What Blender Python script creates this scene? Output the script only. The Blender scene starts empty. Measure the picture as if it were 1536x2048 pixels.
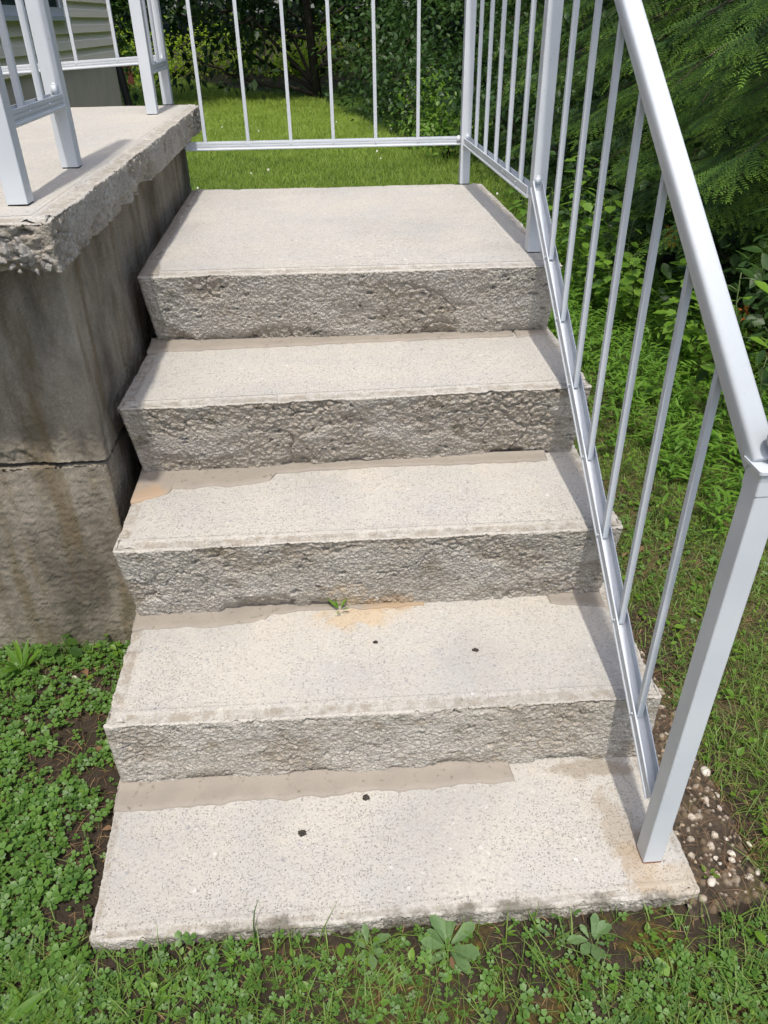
import bpy, math
import numpy as np
from mathutils import Matrix, Vector

rng = np.random.default_rng(11)
SC = bpy.context.scene
COL = SC.collection
PI = math.pi

# ------------------------------------------------------------------ camera, sky, sun, exposure
cam_d = bpy.data.cameras.new('camera')
cam = bpy.data.objects.new('camera', cam_d)
COL.objects.link(cam)
RT, DN, FW = (0.9970, -0.0759, -0.0145), (-0.0532, -0.5386, -0.8409), (0.0560, 0.8391, -0.5411)
cam.matrix_world = Matrix(((RT[0], -DN[0], -FW[0], 0.4702), (RT[1], -DN[1], -FW[1], -1.0497),
                           (RT[2], -DN[2], -FW[2], 1.3197), (0, 0, 0, 1)))
cam_d.sensor_fit = 'VERTICAL'
cam_d.sensor_height = 36
cam_d.sensor_width = 27
cam_d.lens = 1534.66 / 2048 * 36
cam_d.clip_start = 0.02
cam_d.clip_end = 500
SC.camera = cam

SUN_EL, SUN_AZ = math.radians(64), math.radians(183)      # azimuth clockwise from +y
world = bpy.data.worlds.new('World')
SC.world = world
world.use_nodes = True
wn = world.node_tree
bg = wn.nodes.get('Background') or wn.nodes.new('ShaderNodeBackground')
wo = wn.nodes.get('World Output') or wn.nodes.new('ShaderNodeOutputWorld')
wn.links.new(bg.outputs[0], wo.inputs[0])
sky = wn.nodes.new('ShaderNodeTexSky')
sky.sky_type = 'NISHITA'
sky.sun_disc = False
sky.sun_elevation = SUN_EL
sky.sun_rotation = SUN_AZ
sky.air_density = 1.0
sky.dust_density = 3.0
wn.links.new(sky.outputs[0], bg.inputs[0])
bg.inputs[1].default_value = 0.15

sun_d = bpy.data.lights.new('sun', 'SUN')
sun_d.energy = 2.2
sun_d.angle = math.radians(1.8)
sun_d.color = (1.0, 0.955, 0.88)
sun = bpy.data.objects.new('sun', sun_d)
COL.objects.link(sun)
sdir = Vector((math.sin(SUN_AZ) * math.cos(SUN_EL), math.cos(SUN_AZ) * math.cos(SUN_EL), math.sin(SUN_EL)))
sun.rotation_euler = sdir.to_track_quat('Z', 'Y').to_euler()
sun.location = (0, 0, 20)

SC.view_settings.view_transform = 'Standard'
SC.view_settings.look = 'None'
SC.view_settings.gamma = 1
SC.view_settings.use_curve_mapping = False
SC.view_settings.exposure = 0.68

# ------------------------------------------------------------------ numpy noise
def _h(*ks):
    h = np.zeros(np.broadcast(*ks).shape, np.uint32)
    for k, m in zip(ks, (np.uint32(374761393), np.uint32(668265263), np.uint32(2246822519), np.uint32(3266489917))):
        h = (h ^ (k.astype(np.int64).astype(np.uint32) * m)) * np.uint32(2654435761)
        h = h ^ (h >> np.uint32(15))
    h = (h ^ (h >> np.uint32(13))) * np.uint32(1274126177)
    return ((h ^ (h >> np.uint32(16))) & np.uint32(0xFFFFFF)).astype(np.float64) / 16777215.0

def vnoise(x, y, seed=0):
    xi, yi = np.floor(x), np.floor(y)
    fx, fy = x - xi, y - yi
    fx, fy = fx * fx * (3 - 2 * fx), fy * fy * (3 - 2 * fy)
    s = np.full_like(xi, seed)
    a, b = _h(xi, yi, s), _h(xi + 1, yi, s)
    c, d = _h(xi, yi + 1, s), _h(xi + 1, yi + 1, s)
    return (a + (b - a) * fx) * (1 - fy) + (c + (d - c) * fx) * fy

def fbm(x, y, seed=0, o=4):
    t, a, n = 0, 0.5, 0
    for k in range(o):
        t = t + a * vnoise(x * 2 ** k + 17.3 * k, y * 2 ** k - 9.1 * k, seed + k)
        n += a
        a *= 0.5
    return t / n

def worley(x, y, seed=0, jit=0.9, off=False):
    xi, yi = np.floor(x), np.floor(y)
    f1 = np.full(x.shape, 9.0)
    idv = np.zeros(x.shape); ox = np.zeros(x.shape); oy = np.zeros(x.shape)
    for dx in (-1, 0, 1):
        for dy in (-1, 0, 1):
            cx, cy = xi + dx, yi + dy
            s = np.full_like(cx, seed)
            px = cx + 0.5 + jit * (_h(cx, cy, s) - 0.5)
            py = cy + 0.5 + jit * (_h(cx, cy, s + 71) - 0.5)
            d = np.hypot(x - px, y - py)
            m = d < f1
            f1 = np.where(m, d, f1)
            idv = np.where(m, _h(cx, cy, s + 133), idv)
            ox, oy = np.where(m, x - px, ox), np.where(m, y - py, oy)
    return (f1, idv, ox, oy) if off else (f1, idv)

def sstep(a, b, x):
    t = np.clip((x - a) / (b - a), 0, 1)
    return t * t * (3 - 2 * t)

# ------------------------------------------------------------------ object helpers
def mk_mesh(name, V, faces, mat=None, smooth=True, attrs=None):
    """faces: list of integer arrays (m,3) / (m,4) or of long index lists (ngons)."""
    V = np.asarray(V, np.float32)
    me = bpy.data.meshes.new(name)
    li, tot = [], []
    for f in faces:
        f = np.asarray(f)
        if f.ndim == 1:
            li.append(f); tot.append(np.array([len(f)]))
        elif len(f):
            li.append(f.ravel()); tot.append(np.full(len(f), f.shape[1]))
    li = np.concatenate(li).astype(np.int32)
    tot = np.concatenate(tot).astype(np.int32)
    st = np.concatenate([[0], np.cumsum(tot)[:-1]]).astype(np.int32)
    me.vertices.add(len(V)); me.vertices.foreach_set('co', V.ravel())
    me.loops.add(len(li)); me.loops.foreach_set('vertex_index', li)
    me.polygons.add(len(tot)); me.polygons.foreach_set('loop_start', st)
    me.polygons.foreach_set('loop_total', tot)
    me.polygons.foreach_set('use_smooth', np.full(len(tot), bool(smooth)))
    for k, a in (attrs or {}).items():
        at = me.attributes.new(k, 'FLOAT', 'POINT')
        at.data.foreach_set('value', np.asarray(a, np.float32))
    if mat: me.materials.append(mat)
    me.update(calc_edges=True)
    me.validate()
    return me

def link(name, me, parent=None, loc=(0, 0, 0), rot=None):
    o = bpy.data.objects.new(name, me)
    COL.objects.link(o)
    o.location = loc
    if rot is not None: o.rotation_euler = rot
    if parent is not None: o.parent = parent
    return o

def empty(name, loc=(0, 0, 0)):
    o = bpy.data.objects.new(name, None)
    COL.objects.link(o)
    o.location = loc
    o.empty_display_size = 0.05
    return o

def tag(o, label=None, cat=None, group=None, kind=None):
    if label: o['label'] = label
    if cat: o['category'] = cat
    if group: o['group'] = group
    if kind: o['kind'] = kind
    return o

def base(o):
    """world location of a top-level thing (or of the thing above a part)"""
    p = Vector((0, 0, 0))
    while o is not None:
        p = p + Vector(o.location); o = o.parent
    return np.array(p)

class MB:
    """collects boxes, prisms and tubes into one mesh"""
    def __init__(s): s.V, s.F, s.n = [], [], 0
    def add(s, V, F):
        V = np.asarray(V, float)
        s.V.append(V)
        for f in F: s.F.append(np.asarray(f) + s.n)
        s.n += len(V)
        return s
    def box(s, x0, x1, y0, y1, z0, z1):
        V = [(x, y, z) for z in (z0, z1) for y in (y0, y1) for x in (x0, x1)]
        F = [np.array([(0, 2, 3, 1), (4, 5, 7, 6), (0, 1, 5, 4), (2, 6, 7, 3), (0, 4, 6, 2), (1, 3, 7, 5)])]
        return s.add(V, F)
    def prism(s, sec, a, b, u, v, cap=True):
        """2-D section swept from a to b; u, v are the section axes"""
        a, b, u, v = map(lambda q: np.asarray(q, float), (a, b, u, v))
        sec = np.asarray(sec, float)
        n = len(sec)
        off = sec[:, :1] * u + sec[:, 1:] * v
        V = np.concatenate([a + off, b + off])
        i = np.arange(n); j = (i + 1) % n
        F = [np.stack([i, j, j + n, i + n], 1)]
        if cap: F += [i[::-1], i + n]
        return s.add(V, F)
    def tube(s, pts, rad, n=6):
        pts = np.asarray(pts, float)
        rad = np.broadcast_to(np.asarray(rad, float), (len(pts),))
        T = np.gradient(pts, axis=0)
        T /= np.linalg.norm(T, axis=1)[:, None] + 1e-9
        ref = np.where(np.abs(T[:, 2:]) > 0.9, [[1., 0, 0]], [[0, 0, 1.]])
        U = np.cross(T, ref); U /= np.linalg.norm(U, axis=1)[:, None] + 1e-9
        W = np.cross(T, U)
        an = np.arange(n) * 2 * PI / n
        V = (pts[:, None] + rad[:, None, None] * (np.cos(an)[None, :, None] * U[:, None] + np.sin(an)[None, :, None] * W[:, None])).reshape(-1, 3)
        k = np.arange(len(pts) - 1)[:, None] * n
        i = np.arange(n)[None]; j = (i + 1) % n
        F = np.stack([k + i, k + j, k + n + j, k + n + i], -1).reshape(-1, 4)
        return s.add(V, [F, np.arange(n)[::-1], np.arange(n) + (len(pts) - 1) * n])
    def ball(s, c, r, n=10, m=6, sq=(1, 1, 1)):
        t = np.linspace(0, PI, m + 1)[:, None]; p = np.arange(n)[None] * 2 * PI / n
        V = np.stack([np.sin(t) * np.cos(p) * sq[0], np.sin(t) * np.sin(p) * sq[1], np.cos(t) * np.ones_like(p) * sq[2]], -1).reshape(-1, 3) * r + np.asarray(c)
        k = np.arange(m)[:, None] * n; i = np.arange(n)[None]; j = (i + 1) % n
        return s.add(V, [np.stack([k + i, k + n + i, k + n + j, k + j], -1).reshape(-1, 4)])
    def mesh(s, name, mat, smooth=False, bevel=0.0):
        me = mk_mesh(name, np.concatenate(s.V), s.F, mat, smooth)
        if bevel:
            import bmesh
            bm = bmesh.new(); bm.from_mesh(me)
            bmesh.ops.remove_doubles(bm, verts=bm.verts, dist=1e-5)
            es = [e for e in bm.edges if len(e.link_faces) == 2 and e.calc_face_angle(0) > 0.6]
            bmesh.ops.bevel(bm, geom=es, offset=bevel, segments=2, affect='EDGES', clamp_overlap=True)
            for f in bm.faces: f.smooth = True
            bm.to_mesh(me); bm.free()
        return me
    def build(s, name, mat, parent=None, smooth=False, bevel=0.0):
        if parent is not None:
            b = base(parent)
            s.V = [v - b for v in s.V]
        return link(name, s.mesh(name, mat, smooth, bevel), parent)

# ------------------------------------------------------------------ node helpers
class NT:
    def __init__(s, name):
        s.m = bpy.data.materials.new(name); s.m.use_nodes = True
        s.t = s.m.node_tree
        s.t.nodes.clear()
        s.out = s.t.nodes.new('ShaderNodeOutputMaterial')
    def n(s, typ, ins=None, **kw):
        nd = s.t.nodes.new(typ)
        for k, v in kw.items(): setattr(nd, k, v)
        for k, v in (ins or {}).items():
            if isinstance(v, bpy.types.NodeSocket): s.t.links.new(v, nd.inputs[k])
            else: nd.inputs[k].default_value = v
        return nd
    def obj(s): return s.n('ShaderNodeTexCoord').outputs['Object']
    def pos(s): return s.n('ShaderNodeNewGeometry').outputs['Position']
    def attr(s, name): return s.n('ShaderNodeAttribute', attribute_name=name).outputs['Fac']
    def noise(s, co, scale, detail=4, rough=0.55, dist=0.0):
        return s.n('ShaderNodeTexNoise', {'Vector': co, 'Scale': scale, 'Detail': detail, 'Roughness': rough, 'Distortion': dist}).outputs['Fac']
    def vor(s, co, scale, out='Distance', feature='F1', rnd=1.0):
        nd = s.n('ShaderNodeTexVoronoi', {'Vector': co, 'Scale': scale, 'Randomness': rnd}, feature=feature)
        return nd.outputs[out]
    def scale(s, co, v): return s.n('ShaderNodeMapping', {'Vector': co, 'Scale': v}).outputs[0]
    def ramp(s, f, a, b, c0=0.0, c1=1.0):
        return s.n('ShaderNodeMapRange', {'Value': f, 'From Min': a, 'From Max': b, 'To Min': c0, 'To Max': c1}, clamp=True).outputs[0]
    def math(s, op, a, b=0.5):
        return s.n('ShaderNodeMath', {0: a, 1: b}, operation=op).outputs[0]
    def mix(s, f, a, b, mode='MIX'):
        nd = s.n('ShaderNodeMix', data_type='RGBA', blend_type=mode)
        for k, v in ((0, f), (6, a), (7, b)):
            if isinstance(v, bpy.types.NodeSocket): s.t.links.new(v, nd.inputs[k])
            elif k == 0: nd.inputs[0].default_value = v
            else: nd.inputs[k].default_value = (*v, 1) if len(v) == 3 else v
        return nd.outputs[2]
    def sep(s, co, ax): return s.n('ShaderNodeSeparateXYZ', {0: co}).outputs[ax]
    def bump(s, h, st=0.5, dist=0.01, nrm=None):
        d = {'Height': h, 'Strength': st, 'Distance': dist}
        if nrm is not None: d['Normal'] = nrm
        return s.n('ShaderNodeBump', d).outputs[0]
    def dist(s, co, p, sc=(1, 1, 1)):
        d = s.n('ShaderNodeVectorMath', {0: co, 1: p}, operation='SUBTRACT').outputs[0]
        d = s.n('ShaderNodeVectorMath', {0: d, 1: sc}, operation='MULTIPLY').outputs[0]
        return s.n('ShaderNodeVectorMath', {0: d}, operation='LENGTH').outputs['Value']
    def finish(s, col, rough=0.8, nrm=None, spec=0.3, metal=0.0, **extra):
        d = {'Base Color': col if isinstance(col, bpy.types.NodeSocket) else (*col, 1), 'Roughness': rough, 'Specular IOR Level': spec, 'Metallic': metal}
        if nrm is not None: d['Normal'] = nrm
        d.update(extra)
        b = s.n('ShaderNodeBsdfPrincipled', d)
        s.t.links.new(b.outputs[0], s.out.inputs[0])
        return s.m

# ------------------------------------------------------------------ materials
def mat_concrete(name, stains=True):
    t = NT(name); p = t.pos()
    er, st, sr, fc = t.attr('erode'), t.attr('stone'), t.attr('srnd'), t.attr('face')
    # worn top: warm off-white paste with fine grey sand and scattered aggregate
    big = t.noise(p, 5.0, 5); mid = t.noise(p, 26, 4); fine = t.noise(p, 210, 4, 0.75)
    top = t.mix(t.ramp(big, .35, .68), (.495, .467, .415), (.44, .43, .405))
    top = t.mix(t.ramp(mid, .45, .75, 0, .55), top, (.51, .465, .395))
    top = t.mix(t.ramp(fine, .46, .66, 0, .55), top, (.30, .285, .26))
    top = t.mix(t.ramp(fine, .44, .30, 0, .5), top, (.60, .57, .52))
    v = t.n('ShaderNodeTexVoronoi', {'Vector': p, 'Scale': 165.0})
    vc = t.sep(v.outputs['Color'], 0)
    sp = t.math('MULTIPLY', t.ramp(v.outputs['Distance'], .30, .44, 1, 0), t.ramp(vc, .70, .74))
    top = t.mix(t.math('MULTIPLY', sp, .5), top, t.mix(t.sep(v.outputs['Color'], 1), (.20, .195, .19), (.36, .33, .29)))
    v2 = t.n('ShaderNodeTexVoronoi', {'Vector': p, 'Scale': 70.0})
    s2 = t.math('MULTIPLY', t.ramp(v2.outputs['Distance'], .22, .34, 1, 0), t.ramp(t.sep(v2.outputs['Color'], 0), .88, .91))
    top = t.mix(t.math('MULTIPLY', s2, .8), top, t.mix(t.sep(v2.outputs['Color'], 1), (.26, .26, .265), (.62, .6, .57)))
    v3 = t.n('ShaderNodeTexVoronoi', {'Vector': p, 'Scale': 300.0})
    pore = t.math('MULTIPLY', t.ramp(v3.outputs['Distance'], .22, .34, 1, 0), t.ramp(t.sep(v3.outputs['Color'], 2), .80, .84))
    top = t.mix(t.math('MULTIPLY', pore, .6), top, (.16, .145, .13))
    grey = t.ramp(t.noise(p, 2.3, 5, .6), .50, .70, 0, .5)
    top = t.mix(grey, top, t.mix(.6, top, (.27, .265, .255)))
    # cast faces: grey paste, sand, exposed gravel
    fcol = t.mix(t.ramp(t.noise(p, 9, 5), .3, .7), (.56, .53, .475), (.44, .405, .345))
    fcol = t.mix(t.ramp(t.noise(p, 150, 4, .7), .42, .68, 0, .5), fcol, (.46, .445, .42))
    fcol = t.mix(t.ramp(t.noise(p, 130, 5, .75), .50, .66, 0, .7), fcol, (.17, .155, .135))
    fcol = t.mix(t.math('MULTIPLY', er, .5), fcol, (.31, .26, .20))
    scol = t.mix(t.ramp(sr, .55, .95), (.47, .455, .43), (.50, .44, .36))
    scol = t.mix(t.ramp(sr, .0, .25, 1, 0), scol, (.24, .24, .245))
    fcol = t.mix(t.math('MULTIPLY', st, .85), fcol, scol)
    moss = t.math('MULTIPLY', t.ramp(t.noise(p, 21, 5, .65), .60, .70), .55)
    fcol = t.mix(moss, fcol, (.085, .085, .045))
    brn = t.ramp(t.noise(t.scale(p, (1, 1, 2.2)), 11, 4, .6), .56, .70, 0, .6)
    fcol = t.mix(brn, fcol, (.23, .185, .125))
    lipb = t.math('MULTIPLY', t.ramp(fc, .04, .10), t.ramp(fc, .30, .17))
    top = t.mix(t.math('MULTIPLY', lipb, t.ramp(t.noise(p, 40, 5, .7), .40, .60, .05, .75)), top, (.27, .235, .185))
    col = t.mix(t.ramp(fc, .15, .8), top, fcol)
    if stains:
        nz = t.noise(p, 30, 4)
        def stain(q, sc, r, amt, c, col):
            d = t.math('ADD', t.dist(p, q, sc), t.ramp(nz, .3, .7, -.4 * r, .4 * r))
            return t.mix(t.ramp(d, r * .55, r, amt, 0), col, c)
        col = stain((.488, .285, .184), (.55, 1.15, .6), .055, .40, (.50, .33, .14), col)
        col = stain((.575, .315, .19), (.45, 1.3, .8), .028, .5, (.40, .25, .11), col)
        col = stain((.97, -.17, .0), (1.2, .5, 1), .05, .5, (.30, .24, .17), col)
        col = stain((.99, -.245, .0), (1, .8, 1), .05, .5, (.36, .27, .18), col)
        col = stain((1.04, -.285, .0), (.5, 1.4, 1), .05, .4, (.42, .33, .22), col)
        col = stain((.97, -.03, .0), (.4, 1.6, 1), .045, .6, (.25, .20, .14), col)
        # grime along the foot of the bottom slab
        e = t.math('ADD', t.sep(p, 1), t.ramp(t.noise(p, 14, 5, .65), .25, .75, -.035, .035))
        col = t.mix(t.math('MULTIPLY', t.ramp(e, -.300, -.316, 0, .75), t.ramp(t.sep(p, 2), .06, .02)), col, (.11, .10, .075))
    g = t.math('ADD', t.math('MULTIPLY', fine, .6), t.math('MULTIPLY', pore, -.9))
    g = t.math('ADD', g, t.math('MULTIPLY', sp, .25))
    fb = t.math('ADD', t.noise(p, 160, 5, .75), t.math('MULTIPLY', t.vor(p, 190.0), .5))
    g = t.math('ADD', g, t.math('MULTIPLY', fb, t.math('MULTIPLY', fc, 2.2)))
    return t.finish(col, .95, t.bump(g, .8, .0028), .10)

def mat_mortar():
    t = NT('mortar'); p = t.pos()
    c = t.mix(t.ramp(t.noise(p, 16, 5), .3, .7), (.315, .278, .235), (.265, .24, .205))
    c = t.mix(t.ramp(t.noise(p, 420, 3, .7), .48, .68, 0, .4), c, (.24, .21, .18))
    c = t.mix(t.ramp(t.noise(p, 55, 4, .7), .60, .68, 0, .7), c, (.13, .125, .085))
    nz = t.noise(p, 34, 5)
    d = t.math('ADD', t.dist(p, (.02, .50, .40), (.75, 1, 1)), t.ramp(nz, .3, .7, -.02, .02))
    c = t.mix(t.ramp(d, .02, .055, .5, 0), c, (.42, .27, .15))
    d = t.math('ADD', t.dist(p, (.60, .30, .18), (.5, 1, 1)), t.ramp(nz, .3, .7, -.02, .02))
    c = t.mix(t.ramp(d, .03, .06, .5, 0), c, (.38, .25, .12))
    return t.finish(c, .9, t.bump(t.noise(p, 300, 4, .7), .4, .002), .2)

def mat_foundation(name, a, b, stain=1.0):
    t = NT(name); p = t.pos()
    c = t.mix(t.ramp(t.noise(p, 4.5, 6, .6), .32, .68), a, b)
    c = t.mix(t.ramp(t.noise(p, 260, 3, .7), .45, .7, 0, .45), c, tuple(q * 1.5 for q in a))
    dark = t.ramp(t.noise(t.scale(p, (1, 1, .55)), 5.2, 5, .6, .4), .46, .64, 0, .68 * stain)
    c = t.mix(dark, c, (.055, .048, .038))
    st = t.ramp(t.noise(t.scale(p, (2.2, 2.2, .28)), 9, 4, .6), .5, .66, 0, .65 * stain)
    c = t.mix(st, c, (.14, .105, .055))
    grn = t.ramp(t.sep(p, 2), .18, -.03, 0, .55 * stain)
    c = t.mix(t.math('MULTIPLY', grn, t.ramp(t.noise(p, 9, 4), .3, .6)), c, (.085, .085, .05))
    w = t.n('ShaderNodeTexWave', {'Vector': t.n('ShaderNodeMapping', {'Vector': p, 'Rotation': (0, -.65, 0)}).outputs[0], 'Scale': 38.0, 'Distortion': 9.0, 'Detail': 3.0}).outputs['Fac']
    hgt = t.math('ADD', t.math('MULTIPLY', w, .15), t.math('MULTIPLY', t.noise(p, 190, 5, .7), .9))
    return t.finish(c, .9, t.bump(hgt, .5, .003), .2)

def mat_paint(name='white_paint'):
    t = NT(name); p = t.pos()
    c = t.mix(t.ramp(t.noise(p, 7, 4), .35, .7), (.54, .575, .605), (.49, .525, .56))
    d = t.ramp(t.noise(p, 130, 3, .6), .69, .74, 0, .55)
    c = t.mix(d, c, (.30, .27, .22))
    st = t.ramp(t.noise(t.scale(p, (60, 60, 3)), 1.0, 3, .6), .56, .8, 0, .22)
    c = t.mix(st, c, (.45, .43, .40))
    return t.finish(c, t.ramp(t.noise(p, 40, 3), .3, .7, .32, .48), t.bump(t.noise(p, 420, 2), .06, .001), .45)

def mat_metal():
    t = NT('screw_metal')
    return t.finish((.55, .56, .57), .35, None, .5, .7)

def mat_leaf(name, dark, light, tip=None, transl=.3, rough=.45, spec=.35, bumps=0):
    t = NT(name)
    r, tp = t.attr('rnd'), t.attr('tip')
    c = t.mix(r, dark, light)
    if tip: c = t.mix(tp, c, tip)
    nrm = None
    d = {'Base Color': c, 'Roughness': rough, 'Specular IOR Level': spec}
    if bumps: d['Normal'] = t.bump(t.noise(t.pos(), bumps, 3), .5, .004)
    b = t.n('ShaderNodeBsdfPrincipled', d)
    tc = t.mix(.6, c, tuple(min(1, q * 1.9) for q in light), 'MIX')
    tr = t.n('ShaderNodeBsdfTranslucent', {'Color': tc})
    m = t.n('ShaderNodeMixShader', {0: transl, 1: b.outputs[0], 2: tr.outputs[0]})
    t.t.links.new(m.outputs[0], t.out.inputs[0])
    return t.m

def mat_simple(name, a, b, sc=12, rough=.8, spec=.3, bump=.4, bsc=80, bd=.004):
    t = NT(name); p = t.pos()
    c = t.mix(t.ramp(t.noise(p, sc, 5, .6), .3, .7), a, b)
    return t.finish(c, rough, t.bump(t.noise(p, bsc, 4, .65), bump, bd), spec)

def mat_soil():
    t = NT('soil_and_turf'); p = t.pos()
    soil = t.mix(t.ramp(t.noise(p, 14, 5, .65), .3, .7), (.026, .020, .015), (.052, .040, .029))
    soil = t.mix(t.ramp(t.noise(p, 120, 4, .7), .5, .68, 0, .5), soil, (.085, .064, .045))
    moss = t.math('MULTIPLY', t.ramp(t.noise(p, 7.5, 4, .6), .50, .66), t.ramp(t.sep(p, 1), -.1, -.28))
    moss = t.math('MULTIPLY', moss, t.ramp(t.sep(p, 0), .25, .6))
    mcol = t.mix(t.ramp(t.noise(p, 60, 4, .7), .35, .65), (.04, .036, .010), (.13, .085, .02))
    soil = t.mix(moss, soil, mcol)
    thatch = t.mix(t.ramp(t.noise(p, 34, 5, .7), .35, .65), (.035, .045, .014), (.105, .08, .042))
    soil = t.mix(t.math('MULTIPLY', t.ramp(t.sep(p, 0), 1.25, 1.36), .85), soil, thatch)
    turf = t.mix(t.ramp(t.noise(p, 3, 5, .6), .3, .7), (.03, .06, .010), (.06, .11, .016))
    far = t.ramp(t.sep(p, 1), 2.2, 3.2)
    soil = t.mix(far, soil, turf)
    wood = t.ramp(t.sep(p, 1), 17.0, 18.5)
    soil = t.mix(wood, soil, (.03, .028, .016))
    return t.finish(soil, .95, t.bump(t.noise(p, 160, 5, .7), .8, .006), .15)

def mat_gravel():
    t = NT('old_gravel_concrete'); p = t.pos()
    st, sr = t.attr('stone'), t.attr('srnd')
    c = t.mix(t.ramp(t.noise(p, 30, 5, .65), .3, .7), (.022, .018, .014), (.095, .070, .046))
    c = t.mix(t.ramp(t.noise(p, 12, 4, .6), .55, .68, 0, .7), c, (.06, .055, .015))
    sc = t.mix(t.ramp(sr, .80, .97), (.13, .095, .06), (.46, .40, .32))
    sc = t.mix(t.ramp(sr, .0, .35, 1, 0), sc, (.08, .065, .05))
    return t.finish(t.mix(st, c, sc), .85, t.bump(t.noise(p, 260, 4, .7), .5, .003), .25)

def mat_siding():
    t = NT('vinyl_siding'); p = t.pos()
    c = t.mix(t.ramp(t.noise(t.scale(p, (1, .3, 3)), 6, 4), .3, .7), (.86, .77, .645), (.80, .715, .60))
    return t.finish(c, .55, t.bump(t.noise(t.scale(p, (40, 4, 60)), 3, 3), .15, .002), .3)

def mat_glass():
    t = NT('window_glass')
    return t.finish((.03, .04, .05), .05, None, .6)

CONC = mat_concrete('weathered_concrete')
MORT = mat_mortar()
FOUND = mat_foundation('stained_parging', (.30, .268, .218), (.18, .158, .125))
HFOUND = mat_foundation('grey_parging', (.56, .47, .41), (.48, .41, .36), .12)
PAINT = mat_paint()
SCREW = mat_metal()
SOIL = mat_soil()
GRAV = mat_gravel()
SIDING = mat_siding()
GLASS = mat_glass()
RUBBER = mat_simple('dark_gasket', (.02, .02, .02), (.03, .03, .03))
RUST = mat_simple('rusty_gasket', (.14, .06, .03), (.20, .10, .05))
BARK = mat_simple('dark_bark', (.035, .028, .02), (.07, .058, .045), 18, .9, .2, .9, 45, .02)
TWIG = mat_simple('grey_twig', (.035, .028, .018), (.075, .06, .045), 30, .85, .2, .5, 90)
STEM = mat_simple('green_stem', (.06, .10, .03), (.11, .15, .05), 20, .6, .3, .2)
PEBW = mat_simple('white_quartz', (.44, .38, .30), (.62, .58, .51), 60, .5, .4, .3, 160, .003)
PEBT = mat_simple('tan_stone', (.30, .22, .14), (.42, .34, .25), 50, .6, .35, .4, 160, .003)
PEBG = mat_simple('grey_stone', (.20, .19, .175), (.33, .315, .29), 50, .8, .3, .5, 160, .003)
DEBRIS = mat_simple('dark_debris', (.025, .02, .016), (.09, .08, .07), 200, .95, .1, .9, 400, .004)
DEADL = mat_leaf('dead_leaf', (.13, .075, .04), (.27, .17, .10), None, .15, .8, .15)
REDL = mat_leaf('rust_leaf', (.16, .04, .015), (.35, .12, .03), None, .25, .7, .2)
GRASSN = mat_leaf('grass_blade', (.045, .10, .016), (.15, .25, .04), (.21, .29, .06), .35, .5)
GRASSD = mat_leaf('dry_grass', (.20, .13, .06), (.36, .26, .13), None, .25, .8, .15)
LAWN = mat_leaf('lawn_blade', (.085, .15, .016), (.25, .355, .05), (.34, .43, .08), .45, .5)
CLOV = mat_leaf('clover_leaf', (.032, .095, .018), (.10, .21, .034), (.14, .25, .05), .3, .45)
WEED = mat_leaf('pale_weed_leaf', (.085, .16, .055), (.14, .225, .085), (.16, .24, .10), .25, .5, .35, 120)
BROAD = mat_leaf('broad_leaf', (.022, .062, .014), (.065, .13, .025), (.09, .17, .03), .35, .4, .4)
BRIGHT = mat_leaf('bright_leaf', (.07, .165, .018), (.16, .29, .032), (.22, .35, .045), .42, .42, .4)
STILT = mat_leaf('stilt_leaf', (.06, .16, .015), (.14, .27, .03), (.18, .31, .04), .4, .5)
FERN = mat_leaf('sunny_fern', (.13, .23, .012), (.27, .38, .025), (.32, .42, .04), .5, .5)
HEML = mat_leaf('hemlock_needle', (.010, .034, .014), (.024, .062, .018), (.20, .36, .04), .28, .5, .3)
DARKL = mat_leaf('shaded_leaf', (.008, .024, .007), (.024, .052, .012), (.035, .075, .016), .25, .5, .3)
MIDL = mat_leaf('hedge_leaf', (.014, .042, .012), (.045, .095, .02), (.075, .14, .026), .3, .45, .35)
FLOWER = mat_simple('clover_flower', (.75, .74, .68), (.82, .8, .76))
REDWOOD = mat_simple('red_fence_paint', (.10, .028, .02), (.15, .045, .03))
AMBER = mat_simple('amber_plastic', (.75, .28, .02), (.85, .36, .04), 20, .3, .5, .1)
BLACKM = mat_simple('black_metal', (.012, .012, .012), (.02, .02, .02), 20, .4, .4, .1)

# ------------------------------------------------------------------ rough concrete block
def inset_quad(cs, off):
    """move side k (corner k to k+1) inwards by off[k]"""
    L = []
    for k in range(4):
        a, b = np.asarray(cs[k], float), np.asarray(cs[(k + 1) % 4], float)
        u = (b - a) / np.linalg.norm(b - a); n = np.array([-u[1], u[0]])
        L.append((a + n * off[k], u))
    Q = []
    for k in range(4):
        (p, u), (q, w) = L[k - 1], L[k]
        t = np.linalg.solve(np.array([u, -w]).T, q - p)
        Q.append(p + u * t[0])
    return Q

def corner_path(cs, steps, r=.008, counts=None):
    """closed path round convex corners cs (counter-clockwise) with rounded corners; steps = spacing per side"""
    P, N = [], []
    used = []
    n = len(cs)
    cs = [np.asarray(c, float) for c in cs]
    for k in range(n):
        a, b, c = cs[k - 1], cs[k], cs[(k + 1) % n]
        u = (b - a) / np.linalg.norm(b - a); w = (c - b) / np.linalg.norm(c - b)
        nu, nw = np.array([u[1], -u[0]]), np.array([w[1], -w[0]])
        for f in np.linspace(0, 1, 5):
            q = nu * (1 - f) + nw * f; q /= np.linalg.norm(q)
            P.append(b + q * r - (nu + nw) * r / (1 + nu @ nw) * 1.0); N.append(q)
        st = b + w * r * 1.5; en = c - w * r * 1.5
        m = max(2, int(np.linalg.norm(en - st) / steps[k])) if counts is None else counts[k]
        used.append(m)
        for f in np.linspace(0, 1, m):
            P.append(st + (en - st) * f); N.append(nw)
    return (np.array(P), np.array(N)) if counts is not None else (np.array(P), np.array(N), used)

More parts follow.
